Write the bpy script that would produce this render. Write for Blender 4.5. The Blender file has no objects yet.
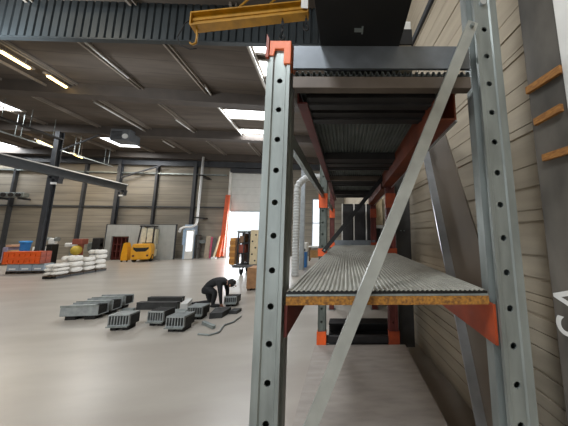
import bpy, bmesh, math, random
from mathutils import Vector, Matrix
random.seed(7)
S = bpy.context.scene
COL = S.collection
PI = math.pi
# ------------------------------------------------------------------ camera model (568 x 426 frame)
F, PITCH, ROLL, YAW, CX, CY, EYE, WY = 205.0, .1205, .0023, -.006, 347.7, 208.6, 1.62, .10
def rotm(p, r, y):
    return (Matrix.Rotation(y, 3, 'Z') @ Matrix.Rotation(p, 3, 'X') @ Matrix.Rotation(r, 3, 'Y'))
CAMM = rotm(PITCH, ROLL, YAW - WY)
def ray(u, v): return CAMM @ Vector(((u-CX)/F, 1.0, -(v-CY)/F))
def at_y(u, v, y): d = ray(u, v); q = d*(y/d.y); return Vector((q.x, q.y, q.z+EYE))
def at_z(u, v, z=0.0): d = ray(u, v); q = d*((z-EYE)/d.z); return Vector((q.x, q.y, z))
def at_x(u, v, x): d = ray(u, v); q = d*(x/d.x); return Vector((q.x, q.y, q.z+EYE))

cam = bpy.data.cameras.new('camera'); cam_o = bpy.data.objects.new('camera', cam); COL.objects.link(cam_o)
cam.sensor_fit = 'HORIZONTAL'; cam.sensor_width = 36.0; cam.lens = F*36/568
cam.shift_x = (284-CX)/568; cam.shift_y = (CY-213)/568
cam.clip_start = .03; cam.clip_end = 200
R, U, FW = CAMM.col[0], CAMM.col[2], CAMM.col[1]
cam_o.matrix_world = Matrix(((R[0], U[0], -FW[0], 0), (R[1], U[1], -FW[1], 0), (R[2], U[2], -FW[2], EYE), (0, 0, 0, 1)))
S.camera = cam_o

# ------------------------------------------------------------------ materials
def lin(c):
    if isinstance(c, str):
        c = [int(c[i:i+2], 16)/255 for i in (0, 2, 4)]
        c = [x/12.92 if x <= .04045 else ((x+.055)/1.055)**2.4 for x in c]
    return (c[0], c[1], c[2], 1)
MATS = {}
def mat(name, color, rough=.6, metal=0.0, var=.12, scale=6.0, bump=0.0, color2=None, stretch=(1, 1, 1), emit=0.0, detail=4):
    if name in MATS: return MATS[name]
    m = bpy.data.materials.new(name); m.use_nodes = True
    nt = m.node_tree; b = nt.nodes['Principled BSDF']
    b.inputs['Roughness'].default_value = rough; b.inputs['Metallic'].default_value = metal
    c = lin(color)
    tc = nt.nodes.new('ShaderNodeTexCoord'); mp = nt.nodes.new('ShaderNodeMapping'); mp.inputs['Scale'].default_value = stretch
    nz = nt.nodes.new('ShaderNodeTexNoise'); nz.inputs['Scale'].default_value = scale; nz.inputs['Detail'].default_value = detail
    nt.links.new(tc.outputs['Object'], mp.inputs['Vector']); nt.links.new(mp.outputs['Vector'], nz.inputs['Vector'])
    rp = nt.nodes.new('ShaderNodeValToRGB')
    c2 = lin(color2) if color2 else tuple(min(1, x*(1+var)) for x in c[:3])+(1,)
    c1 = c if color2 else tuple(x*(1-var) for x in c[:3])+(1,)
    rp.color_ramp.elements[0].position = .35; rp.color_ramp.elements[1].position = .65
    rp.color_ramp.elements[0].color = c1; rp.color_ramp.elements[1].color = c2
    nt.links.new(nz.outputs['Fac'], rp.inputs['Fac']); nt.links.new(rp.outputs['Color'], b.inputs['Base Color'])
    if bump:
        bp = nt.nodes.new('ShaderNodeBump'); bp.inputs['Strength'].default_value = bump; bp.inputs['Distance'].default_value = .01
        nt.links.new(nz.outputs['Fac'], bp.inputs['Height']); nt.links.new(bp.outputs['Normal'], b.inputs['Normal'])
    if emit:
        b.inputs['Emission Color'].default_value = c; b.inputs['Emission Strength'].default_value = emit
    MATS[name] = m
    return m
def banded(m, axis, period, width, dark=.45, offset=0.0):
    """thin dark joint lines every `period` metres along an axis of the object's own coordinates"""
    nt = m.node_tree; b = nt.nodes['Principled BSDF']; src = b.inputs['Base Color'].links[0].from_socket
    tc = nt.nodes.new('ShaderNodeTexCoord'); sp = nt.nodes.new('ShaderNodeSeparateXYZ'); nt.links.new(tc.outputs['Object'], sp.inputs[0])
    ad = nt.nodes.new('ShaderNodeMath'); ad.operation = 'ADD'; ad.inputs[1].default_value = offset+1000*period; nt.links.new(sp.outputs[axis], ad.inputs[0])
    md = nt.nodes.new('ShaderNodeMath'); md.operation = 'MODULO'; md.inputs[1].default_value = period; nt.links.new(ad.outputs[0], md.inputs[0])
    ls = nt.nodes.new('ShaderNodeMath'); ls.operation = 'LESS_THAN'; ls.inputs[1].default_value = width; nt.links.new(md.outputs[0], ls.inputs[0])
    mx = nt.nodes.new('ShaderNodeMixRGB'); mx.blend_type = 'MULTIPLY'; mx.inputs['Color2'].default_value = (dark, dark, dark, 1)
    nt.links.new(ls.outputs[0], mx.inputs['Fac']); nt.links.new(src, mx.inputs['Color1']); nt.links.new(mx.outputs['Color'], b.inputs['Base Color'])
    return m
galv = mat('galvanised_steel', '8d9390', .46, .6, .16, 5, .05, stretch=(3, 3, .6))
galv_dull = mat('dull_galvanised_steel', '8f9694', .5, .7, .15, 7, .05)
plate_m = mat('galvanised_plate', '74797e', .5, .6, .14, 9, .04)
orange = mat('orange_powder_coat', 'd9571c', .45, 0, .12, 8)
orange_b = mat('orange_beam_paint', '9c3f1c', .5, 0, .25, 6)
dark_steel = mat('dark_steel', '2c2a2a', .5, .3, .25, 6)
black_steel = mat('black_steel', '131212', .5, .2, .25, 5)
deck_m = mat('ribbed_zinc_sheet', 'a8a69c', .55, .35, .12, 9, stretch=(6, 1, 1))
chip = mat('chipboard', 'a8742c', .85, 0, .3, 70, .2, color2='6a4620')
rawply = mat('grey_plywood', '9a938c', .8, 0, .1, 4, stretch=(1, 4, 1))
hatch = mat('grey_shelf_edge', '5e544b', .5, .3, .15, 8)
dark_red = mat('dark_red_and_shaded_orange', '5a221c', .55, 0, .25, 6)  # dark red posts, and orange beams with shade painted in
floor_m = mat('polished_concrete', '9a938a', .32, 0, .07, 1.6, .02, color2='a8a299', stretch=(.35, 1.3, 1), detail=8)
siding = mat('beige_wall_siding', 'aa9e8a', .75, 0, .08, 3, .03, stretch=(1, .5, 4))
siding_far = mat('far_wall_panels', '857e72', .8, 0, .16, .7, 0, stretch=(.5, 1, 5))
banded(siding_far, 2, .49, .035, .62, .1)
roof_m = mat('wood_wool_roof', '584f47', .9, 0, .12, 1.2, 0, stretch=(.6, 4, 1))
banded(roof_m, 1, .60, .03, .72)
beam_m = mat('roof_beam_paint', '473f39', .7, 0, .12, 2)
purlin_m = mat('purlin_paint', '8f867c', .55, .2, .1, 3)
fascia_m = mat('anthracite_trapezoid_sheet', '3c4245', .36, .5, .12, 2, stretch=(1, 1, .4))
col_m = mat('anthracite_column_paint', '3a3c40', .55, .1, .15, 3)
near_col = mat('worn_dark_column_paint', '6b655c', .6, .1, .3, 5, .05, color2='47433d', stretch=(1, 1, .4))
white_paint = mat('white_paint', 'dcdad4', .6, 0, .06, 4)
white_plastic = mat('white_plastic', 'e6e6e4', .45, 0, .05, 7)
yellow = mat('crane_yellow', 'a5760f', .5, .1, .2, 5)
fork_yellow = mat('forklift_yellow', 'e0a01c', .4, 0, .08, 5)
cream = mat('cream_paint', 'e6dcc0', .45, 0, .06, 5)
rubber = mat('black_rubber', '141414', .8, 0, .2, 20)
glass_dark = mat('dark_glass', '20262a', .08, 0, .1, 2)
wood = mat('raw_timber', 'b07a3c', .8, 0, .25, 40, .2, color2='8a5c30', stretch=(1, 1, 3))
pallet_wood = mat('dark_pallet_wood', '5c4a38', .85, 0, .25, 12)
cardboard = mat('cardboard', 'b08a5c', .85, 0, .1, 8)
beige_m = mat('beige_board', 'c9b896', .75, 0, .08, 6)
grey_panel = mat('grey_partition_panel', 'a9aaa6', .6, .1, .05, 3)
banded(grey_panel, 0, .30, .012, .85)
blue_panel = mat('pale_blue_panel', 'a9bdd0', .5, 0, .06, 3)
red_cloth = mat('dark_red_shelving', '5a231c', .7, 0, .3, 6)
bag_m = mat('white_woven_bag', 'dedad2', .75, 0, .08, 14, .25)
crate_m = mat('grey_zinc_casing', '9a9f9f', .45, .5, .14, 9)
crate_dark = mat('dark_grille_steel', '3a3b3b', .5, .5, .2, 9)
blue_m = mat('blue_plastic', '2f6fb0', .5, 0, .1, 5)
blue_grey = mat('blue_grey_plastic', '8f9aa6', .55, 0, .08, 6)
leanp = mat('brown_grey_sheet', '74695c', .6, .25, .1, 3, stretch=(1, 1, .5))
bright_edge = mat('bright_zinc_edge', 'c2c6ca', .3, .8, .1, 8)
shutter_m = mat('white_shutter', 'cfcfca', .6, 0, .04, 3)
banded(shutter_m, 2, .55, .03, .8)
cloth_black = mat('black_work_clothes', '17181b', .85, 0, .2, 12, .1)
skin_m = mat('skin', '8a6250', .6, 0, .05, 10)
lamp_warm = mat('lit_tube', (1.0, .70, .26), .5, emit=7)
sky_pane = mat('skylight_sheet', (.90, .96, 1.0), .5, emit=5.5)
pane_m = mat('daylit_pane', (.90, .95, 1.0), .5, emit=1.2)

# ------------------------------------------------------------------ mesh builder
class MB:
    def __init__(s): s.bm = bmesh.new(); s.M = Matrix.Identity(4)
    def xf(s, loc=(0, 0, 0), rz=0, m=None):
        s.M = Matrix.Translation(loc) @ Matrix.Rotation(rz, 4, 'Z') if m is None else m; return s
    def v(s, p): return s.bm.verts.new(s.M @ Vector(p))
    def f(s, vs):
        try: return s.bm.faces.new(vs)
        except ValueError: return None
    def box(s, x0, x1, y0, y1, z0, z1):
        a = [s.v((x, y, z)) for z in (z0, z1) for y in (y0, y1) for x in (x0, x1)]
        for q in ((0, 2, 3, 1), (4, 5, 7, 6), (0, 1, 5, 4), (2, 6, 7, 3), (0, 4, 6, 2), (1, 3, 7, 5)): s.f([a[i] for i in q])
        return s
    def bar(s, p, q, w, h=None, up=(0, 0, 1)):
        h = h or w; p, q = Vector(p), Vector(q); d = (q-p).normalized(); u = Vector(up)
        if abs(d.dot(u)) > .98: u = Vector((0, 1, 0))
        a = d.cross(u).normalized(); b = a.cross(d).normalized()
        vs = [s.v(c + a*i*w/2 + b*j*h/2) for c in (p, q) for i, j in ((-1, -1), (1, -1), (1, 1), (-1, 1))]
        for k in range(4): s.f([vs[k], vs[(k+1) % 4], vs[4+(k+1) % 4], vs[4+k]])
        s.f([vs[3], vs[2], vs[1], vs[0]]); s.f(vs[4:]); return s
    def tube(s, pts, r, n=10):
        pts = [Vector(p) for p in pts]; rings = []; u = None
        for i, p in enumerate(pts):
            d = ((pts[min(i+1, len(pts)-1)]-p).normalized() + (p-pts[max(i-1, 0)]).normalized()).normalized()
            if u is None:
                u = Vector((0, 0, 1)) if abs(d.z) < .9 else Vector((1, 0, 0))
            a = d.cross(u).normalized(); b = a.cross(d).normalized(); u = b
            rr = r[i] if isinstance(r, (list, tuple)) else r
            rings.append([s.v(p + (a*math.cos(t) + b*math.sin(t))*rr) for t in [2*PI*k/n for k in range(n)]])
        for A, B in zip(rings, rings[1:]):
            for k in range(n): s.f([A[k], A[(k+1) % n], B[(k+1) % n], B[k]])
        s.f(rings[0][::-1]); s.f(rings[-1]); return s
    def cyl(s, p, q, r, n=14): return s.tube([p, q], r, n)
    def prism(s, poly, p0, ax, ay, ext):
        """polygon in (ax, ay) plane at p0, extruded by ext"""
        p0, ax, ay, ext = map(Vector, (p0, ax, ay, ext))
        A = [s.v(p0+ax*x+ay*y) for x, y in poly]; B = [s.v(p0+ax*x+ay*y+ext) for x, y in poly]; n = len(poly)
        for k in range(n): s.f([A[k], A[(k+1) % n], B[(k+1) % n], B[k]])
        s.f(A[::-1]); s.f(B); return s
    def sphere(s, c, r, n=14, m=9):
        c = Vector(c); r = Vector(r) if hasattr(r, '__len__') else Vector((r, r, r)); rows = []
        for i in range(1, m):
            t = PI*i/m
            rows.append([s.v((c.x+r.x*math.sin(t)*math.cos(2*PI*k/n), c.y+r.y*math.sin(t)*math.sin(2*PI*k/n), c.z+r.z*math.cos(t))) for k in range(n)])
        top, bot = s.v((c.x, c.y, c.z+r.z)), s.v((c.x, c.y, c.z-r.z))
        for k in range(n):
            s.f([top, rows[0][k], rows[0][(k+1) % n]]); s.f([bot, rows[-1][(k+1) % n], rows[-1][k]])
            for A, B in zip(rows, rows[1:]): s.f([A[k], B[k], B[(k+1) % n], A[(k+1) % n]])
        return s
    def build(s, name, m, parent=None, bevel=0, smooth=False):
        bmesh.ops.recalc_face_normals(s.bm, faces=s.bm.faces)
        base = BASES.get(parent.name, Vector((0, 0, 0))) if parent else Vector((0, 0, 0))
        if base.length: bmesh.ops.translate(s.bm, verts=s.bm.verts, vec=-base)
        me = bpy.data.meshes.new(name); s.bm.to_mesh(me); s.bm.free()
        me.materials.append(m)
        o = bpy.data.objects.new(name, me); COL.objects.link(o)
        if parent: o.parent = parent; BASES[o.name] = base
        if smooth:
            for p in me.polygons: p.use_smooth = True
        if bevel:
            b = o.modifiers.new('bevel', 'BEVEL'); b.width = bevel; b.segments = 2; b.limit_method = 'ANGLE'
        return o
def build_each(mb, name, m, parent, bevel=0, smooth=False):
    """every loose piece of the mesh becomes a part of its own"""
    bm = mb.bm; bm.verts.ensure_lookup_table(); seen = set(); out = []
    for v0 in list(bm.verts):
        if v0 in seen: continue
        st, isl = [v0], []; seen.add(v0)
        while st:
            v = st.pop(); isl.append(v)
            for e in v.link_edges:
                o = e.other_vert(v)
                if o not in seen: seen.add(o); st.append(o)
        k = MB(); mp = {v: k.bm.verts.new(v.co) for v in isl}; fs = {f for v in isl for f in v.link_faces}
        for f in fs: k.bm.faces.new([mp[v] for v in f.verts])
        out.append(k.build(name, m, parent, bevel, smooth))
    bm.free(); return out
BASES = {}
def tag(o, label=None, cat=None, group=None, kind=None):
    if label: o['label'] = label
    if cat: o['category'] = cat
    if group: o['group'] = group
    if kind: o['kind'] = kind
    return o
def thing(name, label, cat, loc=(0, 0, 0), rz=0, group=None, frame=False):
    """an Empty at the thing's base. Its parts are then built in world coordinates (rz = 0) or, with frame=True, in the local axes"""
    o = bpy.data.objects.new(name, None); COL.objects.link(o); o.empty_display_size = .1
    o.location = loc; o.rotation_euler = (0, 0, rz); tag(o, label, cat, group)
    BASES[o.name] = Vector((0, 0, 0)) if frame else Vector(loc)
    return o
def recenter(o):
    """put a single-mesh thing's origin at the bottom centre of its mesh"""
    vs = [v.co for v in o.data.vertices]
    c = Vector(((min(v.x for v in vs)+max(v.x for v in vs))/2, (min(v.y for v in vs)+max(v.y for v in vs))/2, min(v.z for v in vs)))
    o.data.transform(Matrix.Translation(-c)); o.location = o.location + c
    return o
def solo(mb, name, m, label, cat, group=None, bevel=0, smooth=False):
    return tag(recenter(mb.build(name, m, None, bevel, smooth)), label, cat, group)
def struct(mb, name, m, **k): return tag(mb.build(name, m, None, **k), kind='structure')
def copy_tree(o, parent=None):
    c = o.copy(); COL.objects.link(c)
    if parent: c.parent = parent
    for ch in [x for x in bpy.data.objects if x.parent == o and x not in done]: done.add(copy_tree(ch, c))
    return c
done = set()
def dup(o, loc, rz=None, label=None, group=None):
    done.clear(); c = copy_tree(o); c.location = loc
    if rz is not None: c.rotation_euler = (0, 0, rz)
    if label: c['label'] = label
    if group: c['group'] = group
    return c

# ------------------------------------------------------------------ the hall
YW, XR, XL, YB, ZD = 15.3, 1.36, -24.0, -7.0, 7.2
struct(MB().box(XL-.5, 3.0, YB-3, YW+14, -.2, 0), 'floor', floor_m)
# right wall: horizontal boards with real joints between them
zj = [0, .18, .31, .435, .54, .635, .76, .90, 1.0, 1.105, 1.18, 1.23, 1.335, 1.48, 1.70, 1.775, 1.93, 2.073, 2.30, 2.36, 2.523, 2.665, 2.88, 2.93, 3.10, 3.245, 3.5, 3.75, 4.04, 4.3, 4.56, 4.9, 5.25, 5.6, 6.0, 6.4, 6.8, 7.2, 7.8, 8.4, 9.0]
deep = {.635, 1.105, 1.335, 1.48, 1.70, 1.93, 2.30, 2.88, 3.10, 4.04, 4.56, .435, .76}
w = MB()
for a, b in zip(zj, zj[1:]):
    g = .020 if b in deep else .007
    w.box(XR, XR+.10, YB, YW, a, b-g)
w.box(XR+.012, XR+.14, YB, YW, 0, 9.0)
struct(w, 'wall_right', siding)
struct(MB().box(XR-.035, XR, 1.3, YW, 4.60, 4.69), 'trim_1', col_m)
# far wall with the roller-door opening
DX0, DX1, DZ = at_y(230, 200, YW).x, -2.6, 6.1
w = MB(); w.box(XL, DX0, YW, YW+.2, 0, 7.6).box(DX1, XR+.14, YW, YW+.2, 0, 7.6).box(DX0, DX1, YW, YW+.2, DZ, 7.6)
struct(w, 'wall_back', siding_far)
struct(MB().box(XL-.2, XL, YB, YW+.2, 0, 9.0), 'wall_left', siding_far)
# wall behind the camera with a wide loading gate
w = MB(); w.box(XL, -9.0, YB-.2, YB, 0, 9.0).box(-2.5, XR+.14, YB-.2, YB, 0, 9.0).box(-9.0, -2.5, YB-.2, YB, 4.6, 9.0)
struct(w, 'wall_rear', siding_far)
# roof: deck, skylight panes, beams, purlins
sk = [(-4.62, -2.72, 9.10, 9.85), (-4.66, -2.72, 10.86, 11.80), (-13.1, -11.9, 12.7, 14.0), (-2.25, -1.2, 5.5, 5.95), (-2.25, -1.2, 6.25, 6.9), (-15.8, -13.7, 9.45, 10.2), (-22.2, -19.6, 13.8, 14.9), (-3.6, -1.6, -4.2, -2.4), (-9.5, -7.5, -3.0, -1.0)]  # last two panes are unseen, added above the crane hall to light the rack
w = MB(); w.box(XL-.2, XR+.14, 4.3, YW+.2, ZD, ZD+.25)
struct(w, 'ceiling', roof_m)
struct(MB().box(XL-.2, XR+.14, YB, 4.6, 9.0, 9.2), 'ceiling_2', roof_m)
for i, (a, b, c, d) in enumerate(sk):
    ZD_ = ZD if c > 4.6 else 9.0
    o = struct(MB().box(a, b, c, d, ZD_-.03, ZD_-.004), 'window_%d' % (i+1), sky_pane)
    fr = MB()
    fr.box(a-.06, a, c-.06, d+.06, ZD_-.06, ZD_-.001).box(b, b+.06, c-.06, d+.06, ZD_-.06, ZD_-.001).box(a, b, c-.06, c, ZD_-.06, ZD_-.001).box(a, b, d, d+.06, ZD_-.06, ZD_-.001)
    fr.build('window_frame', purlin_m, o)
n = 2
for y in (8.2, 11.5, 14.9):
    w = MB(); w.box(XL, XR, y-.16, y-.13, 6.80, ZD).box(XL, XR, y-.17, y+.17, 6.76, 6.80).box(XL, XR, y+.13, y+.16, 6.80, ZD)
    struct(w, 'trim_%d' % n, beam_m); n += 1
for x in (-2.36, -4.76, -7.15, -9.4, -11.8, -14.2, -16.6, -19.0, -21.4):
    struct(MB().box(x-.03, x+.03, 4.6, YW, ZD-.10, ZD), 'trim_%d' % n, purlin_m); n += 1
    struct(MB().box(x+.12, x+.15, 4.6, YW, ZD-.09, ZD-.01), 'trim_%d' % n, purlin_m); n += 1
for x, ya, yb in ((-4.69, 8.4, 12.4), (-2.30, 5.3, 8.0)):
    struct(MB().box(x-.02, x+.03, ya, yb, ZD-.16, ZD-.11), 'trim_%d' % n, white_paint); n += 1
# the vertical trapezoid-sheet fascia where the low roof meets the crane hall
pa, pb = Vector((-7.57, 5.07, 0)), Vector((-.19, 4.52, 0)); dv = (pb-pa).normalized(); nv = Vector((dv.y, -dv.x, 0))
w = MB(); L0 = -16.0; t = L0; prof = []
while t < 8.9:
    prof += [(t, 0), (t+.125, 0), (t+.14, .035), (t+.165, .035)]; t += .18
lo = [w.v(pa+dv*(a)-nv*b+Vector((0, 0, 6.2))) for a, b in prof]; hi = [w.v(pa+dv*(a)-nv*b+Vector((0, 0, 9.0))) for a, b in prof]
for k in range(len(prof)-1): w.f([lo[k], lo[k+1], hi[k+1], hi[k]])
w.bar(pa+dv*L0-nv*.05+Vector((0, 0, 6.2)), pa+dv*8.9-nv*.05+Vector((0, 0, 6.2)), .10, .03)
struct(w, 'wall_front', fascia_m)
# wall-top girders and mullions of the far wall
struct(MB().box(XL, XR, YW-.22, YW-.02, 6.35, 6.76), 'trim_%d' % n, col_m); n += 1
struct(MB().box(XL, DX0-.3, YW-.10, YW-.02, 3.42, 3.50), 'trim_%d' % n, col_m); n += 1
struct(MB().box(XL, DX0-.3, YW-.16, YW-.02, 5.75, 5.83), 'trim_%d' % n, galv_dull); n += 1
for u, wd in ((12, .12), (83, .14), (155, .14)):
    x = at_y(u, 205, YW).x
    struct(MB().box(x-wd/2, x+wd/2, YW-.16, YW-.001, 0, 6.4), 'trim_%d' % n, col_m); n += 1
for u in (116, 193):
    x = at_y(u, 195, YW-.3).x
    w = MB(); w.box(x-.10, x+.10, YW-.32, YW-.30, 0, 6.7).box(x-.10, x+.10, YW-.15, YW-.13, 0, 6.7).box(x-.012, x+.012, YW-.30, YW-.15, 0, 6.7)
    struct(w, 'trim_%d' % n, col_m); n += 1
# roller door: shutter curtain half down, guides, header box
d = struct(MB().box(DX0+.05, DX1-.05, YW+.02, YW+.08, 3.25, 6.0), 'door_1', shutter_m)
MB().box(DX0-.02, DX1+.02, YW-.20, YW+.1, 6.0, 6.3).build('shutter_box', col_m, d)
MB().box(DX0-.1, DX0+.06, YW-.12, YW+.15, 0, 6.1).build('guide_rail', white_paint, d)
MB().box(DX1-.06, DX1+.1, YW-.12, YW+.15, 0, 6.1).build('guide_rail', col_m, d)
MB().box(DX0+.05, DX1-.05, YW+.01, YW+.09, 3.17, 3.25).build('bottom_bar', galv, d)
# small window seen past the steel rack
a, b = at_y(312.5, 247, YW), at_y(325, 200, YW)
wn = struct(MB().box(a.x, b.x, YW-.03, YW-.012, a.z, b.z), 'window_%d' % (len(sk)+1), pane_m)
fr = MB(); zm = (a.z+b.z)/2
fr.box(a.x-.06, a.x, YW-.06, YW-.001, a.z-.06, b.z+.06).box(b.x, b.x+.06, YW-.06, YW-.001, a.z-.06, b.z+.06).box(a.x, b.x, YW-.06, YW-.001, b.z, b.z+.06).box(a.x, b.x, YW-.06, YW-.001, a.z-.06, a.z).box(a.x, b.x, YW-.06, YW-.031, zm-.04, zm+.04)
fr.build('window_frame', blue_grey, wn)

# ------------------------------------------------------------------ near dark column with shims and painted letters (right edge)
cx0, y0, y1 = 1.13, .785, .957
t = thing('steel_column', 'dark worn steel column at right edge with white painted letters and timber shims', 'column', (1.22, .88, 0))
w = MB(); w.box(cx0, cx0+.014, y0, y1, 0, 5).box(cx0+.19, cx0+.204, y0, y1, 0, 5).box(cx0+.014, cx0+.19, (y0+y1)/2-.006, (y0+y1)/2+.006, 0, 5)
w.build('column_profile', near_col, t, .003)
for za, zb, ya, yb, sl in ((2.385, 2.425, .785, .955, .010), (2.20, 2.237, .805, .932, -.004), (1.985, 2.02, .79, .912, .004)):
    w = MB(); w.prism([(ya, za), (yb, za+sl), (yb, zb+sl), (ya, zb)], (cx0-.02, 0, 0), (0, 1, 0), (0, 0, 1), (.02, 0, 0)); w.build('timber_shim', wood, t)
fc = bpy.data.curves.new('letters', 'FONT'); fc.body = 'SA'; fc.size = .235; fc.extrude = .0006; fc.space_character = 1.0
fo = bpy.data.objects.new('letters_source', fc); COL.objects.link(fo)
bpy.context.view_layer.update()
me = bpy.data.meshes.new_from_object(fo.evaluated_get(bpy.context.evaluated_depsgraph_get()))
bpy.data.objects.remove(fo)
lo_ = bpy.data.objects.new('painted_letters', me); COL.objects.link(lo_); me.materials.clear(); me.materials.append(white_paint)
# letters read upward on the face that looks into the hall
me.transform(Matrix(((0, 0, -1, cx0-.0015), (0, 1, 0, .789), (1, 0, 0, 1.13), (0, 0, 0, 1))))
me.transform(Matrix.Translation(-BASES[t.name])); lo_.parent = t; lo_['label'] = 'white painted letters reading upward'
solo(MB().box(cx0-.01, cx0+.12, .68, .784, 0, 5), 'cable_duct', white_paint, 'pale upright cable duct beside the dark lettered column', 'duct', bevel=.004)

# ------------------------------------------------------------------ pallet rack (rack axes: x right, y away from camera)
RB = Vector((.2, 2.8, 0))
rack = thing('pallet_rack', 'tall galvanised pallet rack with orange beams and ribbed steel shelves along the right wall', 'rack',
             Matrix.Rotation(-WY, 3, 'Z') @ RB, -WY)
BASES[rack.name] = RB
HS = .16; HR = .0145
def upright(x_in, x_out, y, ztop, zhole, m=galv):
    """open channel post: holed face plate towards the camera side (y), side webs, back lips"""
    sgn = 1 if x_out > x_in else -1
    w = MB(); hx = x_in + sgn*.0525; hw = .030; a = min(hx-hw, hx+hw); b = max(hx-hw, hx+hw)
    zs = [zhole - k*HS for k in range(-12, 30) if .12 < zhole-k*HS < ztop-.1]
    z_prev = ztop
    def quad(x0, x1, z0, z1, yy): w.f([w.v((x0, yy, z0)), w.v((x1, yy, z0)), w.v((x1, yy, z1)), w.v((x0, yy, z1))])
    for z in zs:
        quad(a, b, z+hw, z_prev, y); z_prev = z-hw
        ci, co, cb = [], [], []
        for k in range(16):
            t = 2*PI*(k+.0)/16; c, s_ = math.cos(t), math.sin(t); m_ = max(abs(c), abs(s_))
            ci.append(w.v((hx+HR*c, y, z+HR*s_))); co.append(w.v((hx+hw*c/m_, y, z+hw*s_/m_))); cb.append(w.v((hx+HR*c, y+.006, z+HR*s_)))
        for k in range(16):
            j = (k+1) % 16
            w.f([ci[k], ci[j], co[j], co[k]]); w.f([ci[k], ci[j], cb[j], cb[k]])
    quad(a, b, 0, z_prev, y)
    lo, hi = min(x_in, x_out), max(x_in, x_out)
    # raised lips either side of the holed strip, joined by slanted steps
    st = .007
    for e, far in ((a, lo), (b, hi)):
        s2 = -1 if far < e else 1
        e2 = e + s2*.006
        p = [(e, y), (e2, y-st), (far, y-st)]
        V0 = [w.v((px, py, 0)) for px, py in p]; V1 = [w.v((px, py, ztop)) for px, py in p]
        for k in range(2): w.f([V0[k], V0[k+1], V1[k+1], V1[k]])
    # webs: groove on the inner side
    yb = y+.108
    for xx, s3 in ((lo, 1), (hi, -1)):
        p = [(xx, y-st), (xx, y+.008), (xx+s3*.030, y+.014), (xx+s3*.030, y+.052), (xx, y+.056), (xx, yb), (xx+s3*.03, yb), (xx+s3*.03, yb-.008)]
        V0 = [w.v((px, py, 0)) for px, py in p]; V1 = [w.v((px, py, ztop)) for px, py in p]
        for k in range(len(p)-1): w.f([V0[k], V0[k+1], V1[k+1], V1[k]])
    w.box(lo+.02, hi-.02, y+.066, y+.070, .0, ztop-.002)
    return w.build('upright', m, rack)
XL_IN, XL_OUT, XR_IN, XR_OUT = -.2945, -.415, .6965, .821
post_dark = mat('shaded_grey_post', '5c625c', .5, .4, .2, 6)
Y1, Y2, Y3 = .983, 2.80, 4.60
uprights = {}
for yy in (Y1, Y2, Y3):
    for side in 'LR':
        zt = 2.61 if (side == 'L') else (3.35 if yy == Y1 else 2.61)
        if yy > 2: zt = 2.61
        xi, xo = ((XR_IN, XR_OUT) if yy < 2 else (.55, .665)) if side == 'R' else ((XL_IN, XL_OUT) if yy < 2 else (-.272, -.372))
        u_ = upright(xi, xo, yy, zt, 2.25 if side == 'L' else 2.237, galv if yy < 2 else (post_dark if side == 'L' and yy < 4 else dark_red))
        uprights[side, yy] = u_
        lo, hi = sorted((xi, xo))
        MB().box(lo-.03, hi+.03, yy-.02, yy+.13, 0, .008).build('base_plate', galv_dull, u_)
        s_ = 1 if side == 'L' else -1
        if yy > 2:
            for zc, hgt in ((1.36, .12), (2.06, .22), (.275, .20)):
                w = MB(); w.box(lo-.004, hi+.004, yy-.016, yy-.009, zc-hgt/2+.02, zc+hgt/2).box(lo-.01, lo-.002, yy-.016, yy+.05, zc-hgt/2+.02, zc+hgt/2).box(hi+.002, hi+.01, yy-.016, yy+.05, zc-hgt/2+.02, zc+hgt/2)
                w.build('beam_connector', orange if side == 'L' else orange_b, u_)
for zz in (2.877, ):
    MB().cyl((XR_IN+.0525, Y1-.012, zz), (XR_IN+.0525, Y1+.03, zz), .017, 12).build('bolt', bright_edge, uprights['R', Y1])
# orange plastic cap on the near left post
lo, hi = XL_OUT, XL_IN
w = MB()
w.box(lo+.012, hi+.004, Y1-.013, Y1+.118, 2.585, 2.632)
w.prism([(hi-.033, 2.50), (hi+.004, 2.50), (hi+.004, 2.59), (hi-.033, 2.59)], (0, Y1-.013, 0), (1, 0, 0), (0, 0, 1), (0, .131, 0))
w.prism([(lo+.012, 2.545), (lo+.035, 2.545), (lo+.045, 2.59), (lo+.012, 2.59)], (0, Y1-.013, 0), (1, 0, 0), (0, 0, 1), (0, .006, 0))
w.build('post_cap', mat('orange_cap', 'f07a48', .5, 0, .05, 10), uprights['L', Y1], .004)
w = MB(); w.prism([(lo-.004, 2.53), (lo+.010, 2.53), (lo+.010, 2.64), (lo-.002, 2.665)], (0, Y1-.02, 0), (1, 0, 0), (0, 0, 1), (0, .10, 0)); w.build('cap_lug', orange_b, uprights['L', Y1])
# diagonal braces
def brace(p, q, m, yy):
    w = MB(); p, q = Vector(p), Vector(q); d = (q-p).normalized(); a = Vector((d.z, 0, -d.x)); h = .027
    w.prism([(-h, 0), (h, 0), (h, .03), (h-.003, .03), (h-.003, .003), (-h+.003, .003), (-h+.003, .03), (-h, .03)], p, a, (0, 1, 0), q-p)
    o = w.build('diagonal_brace', m, rack)
    w = MB()
    for e in (p+d*.03, q-d*.03): w.cyl(e+Vector((0, -.012, 0)), e+Vector((0, .05, 0)), .011, 8)
    build_each(w, 'bolt', galv_dull, o); return o
brace((-.347, Y1-.042, .37), (.664, Y1-.042, 2.716), mat('brace_zinc', 'a8aaa4', .5, .6, .12, 8), Y1)
brace((-.31, Y2-.04, 1.38), (.56, Y2-.04, 2.46), black_steel, Y2)  # black colour stands for the shade on the far brace
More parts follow.
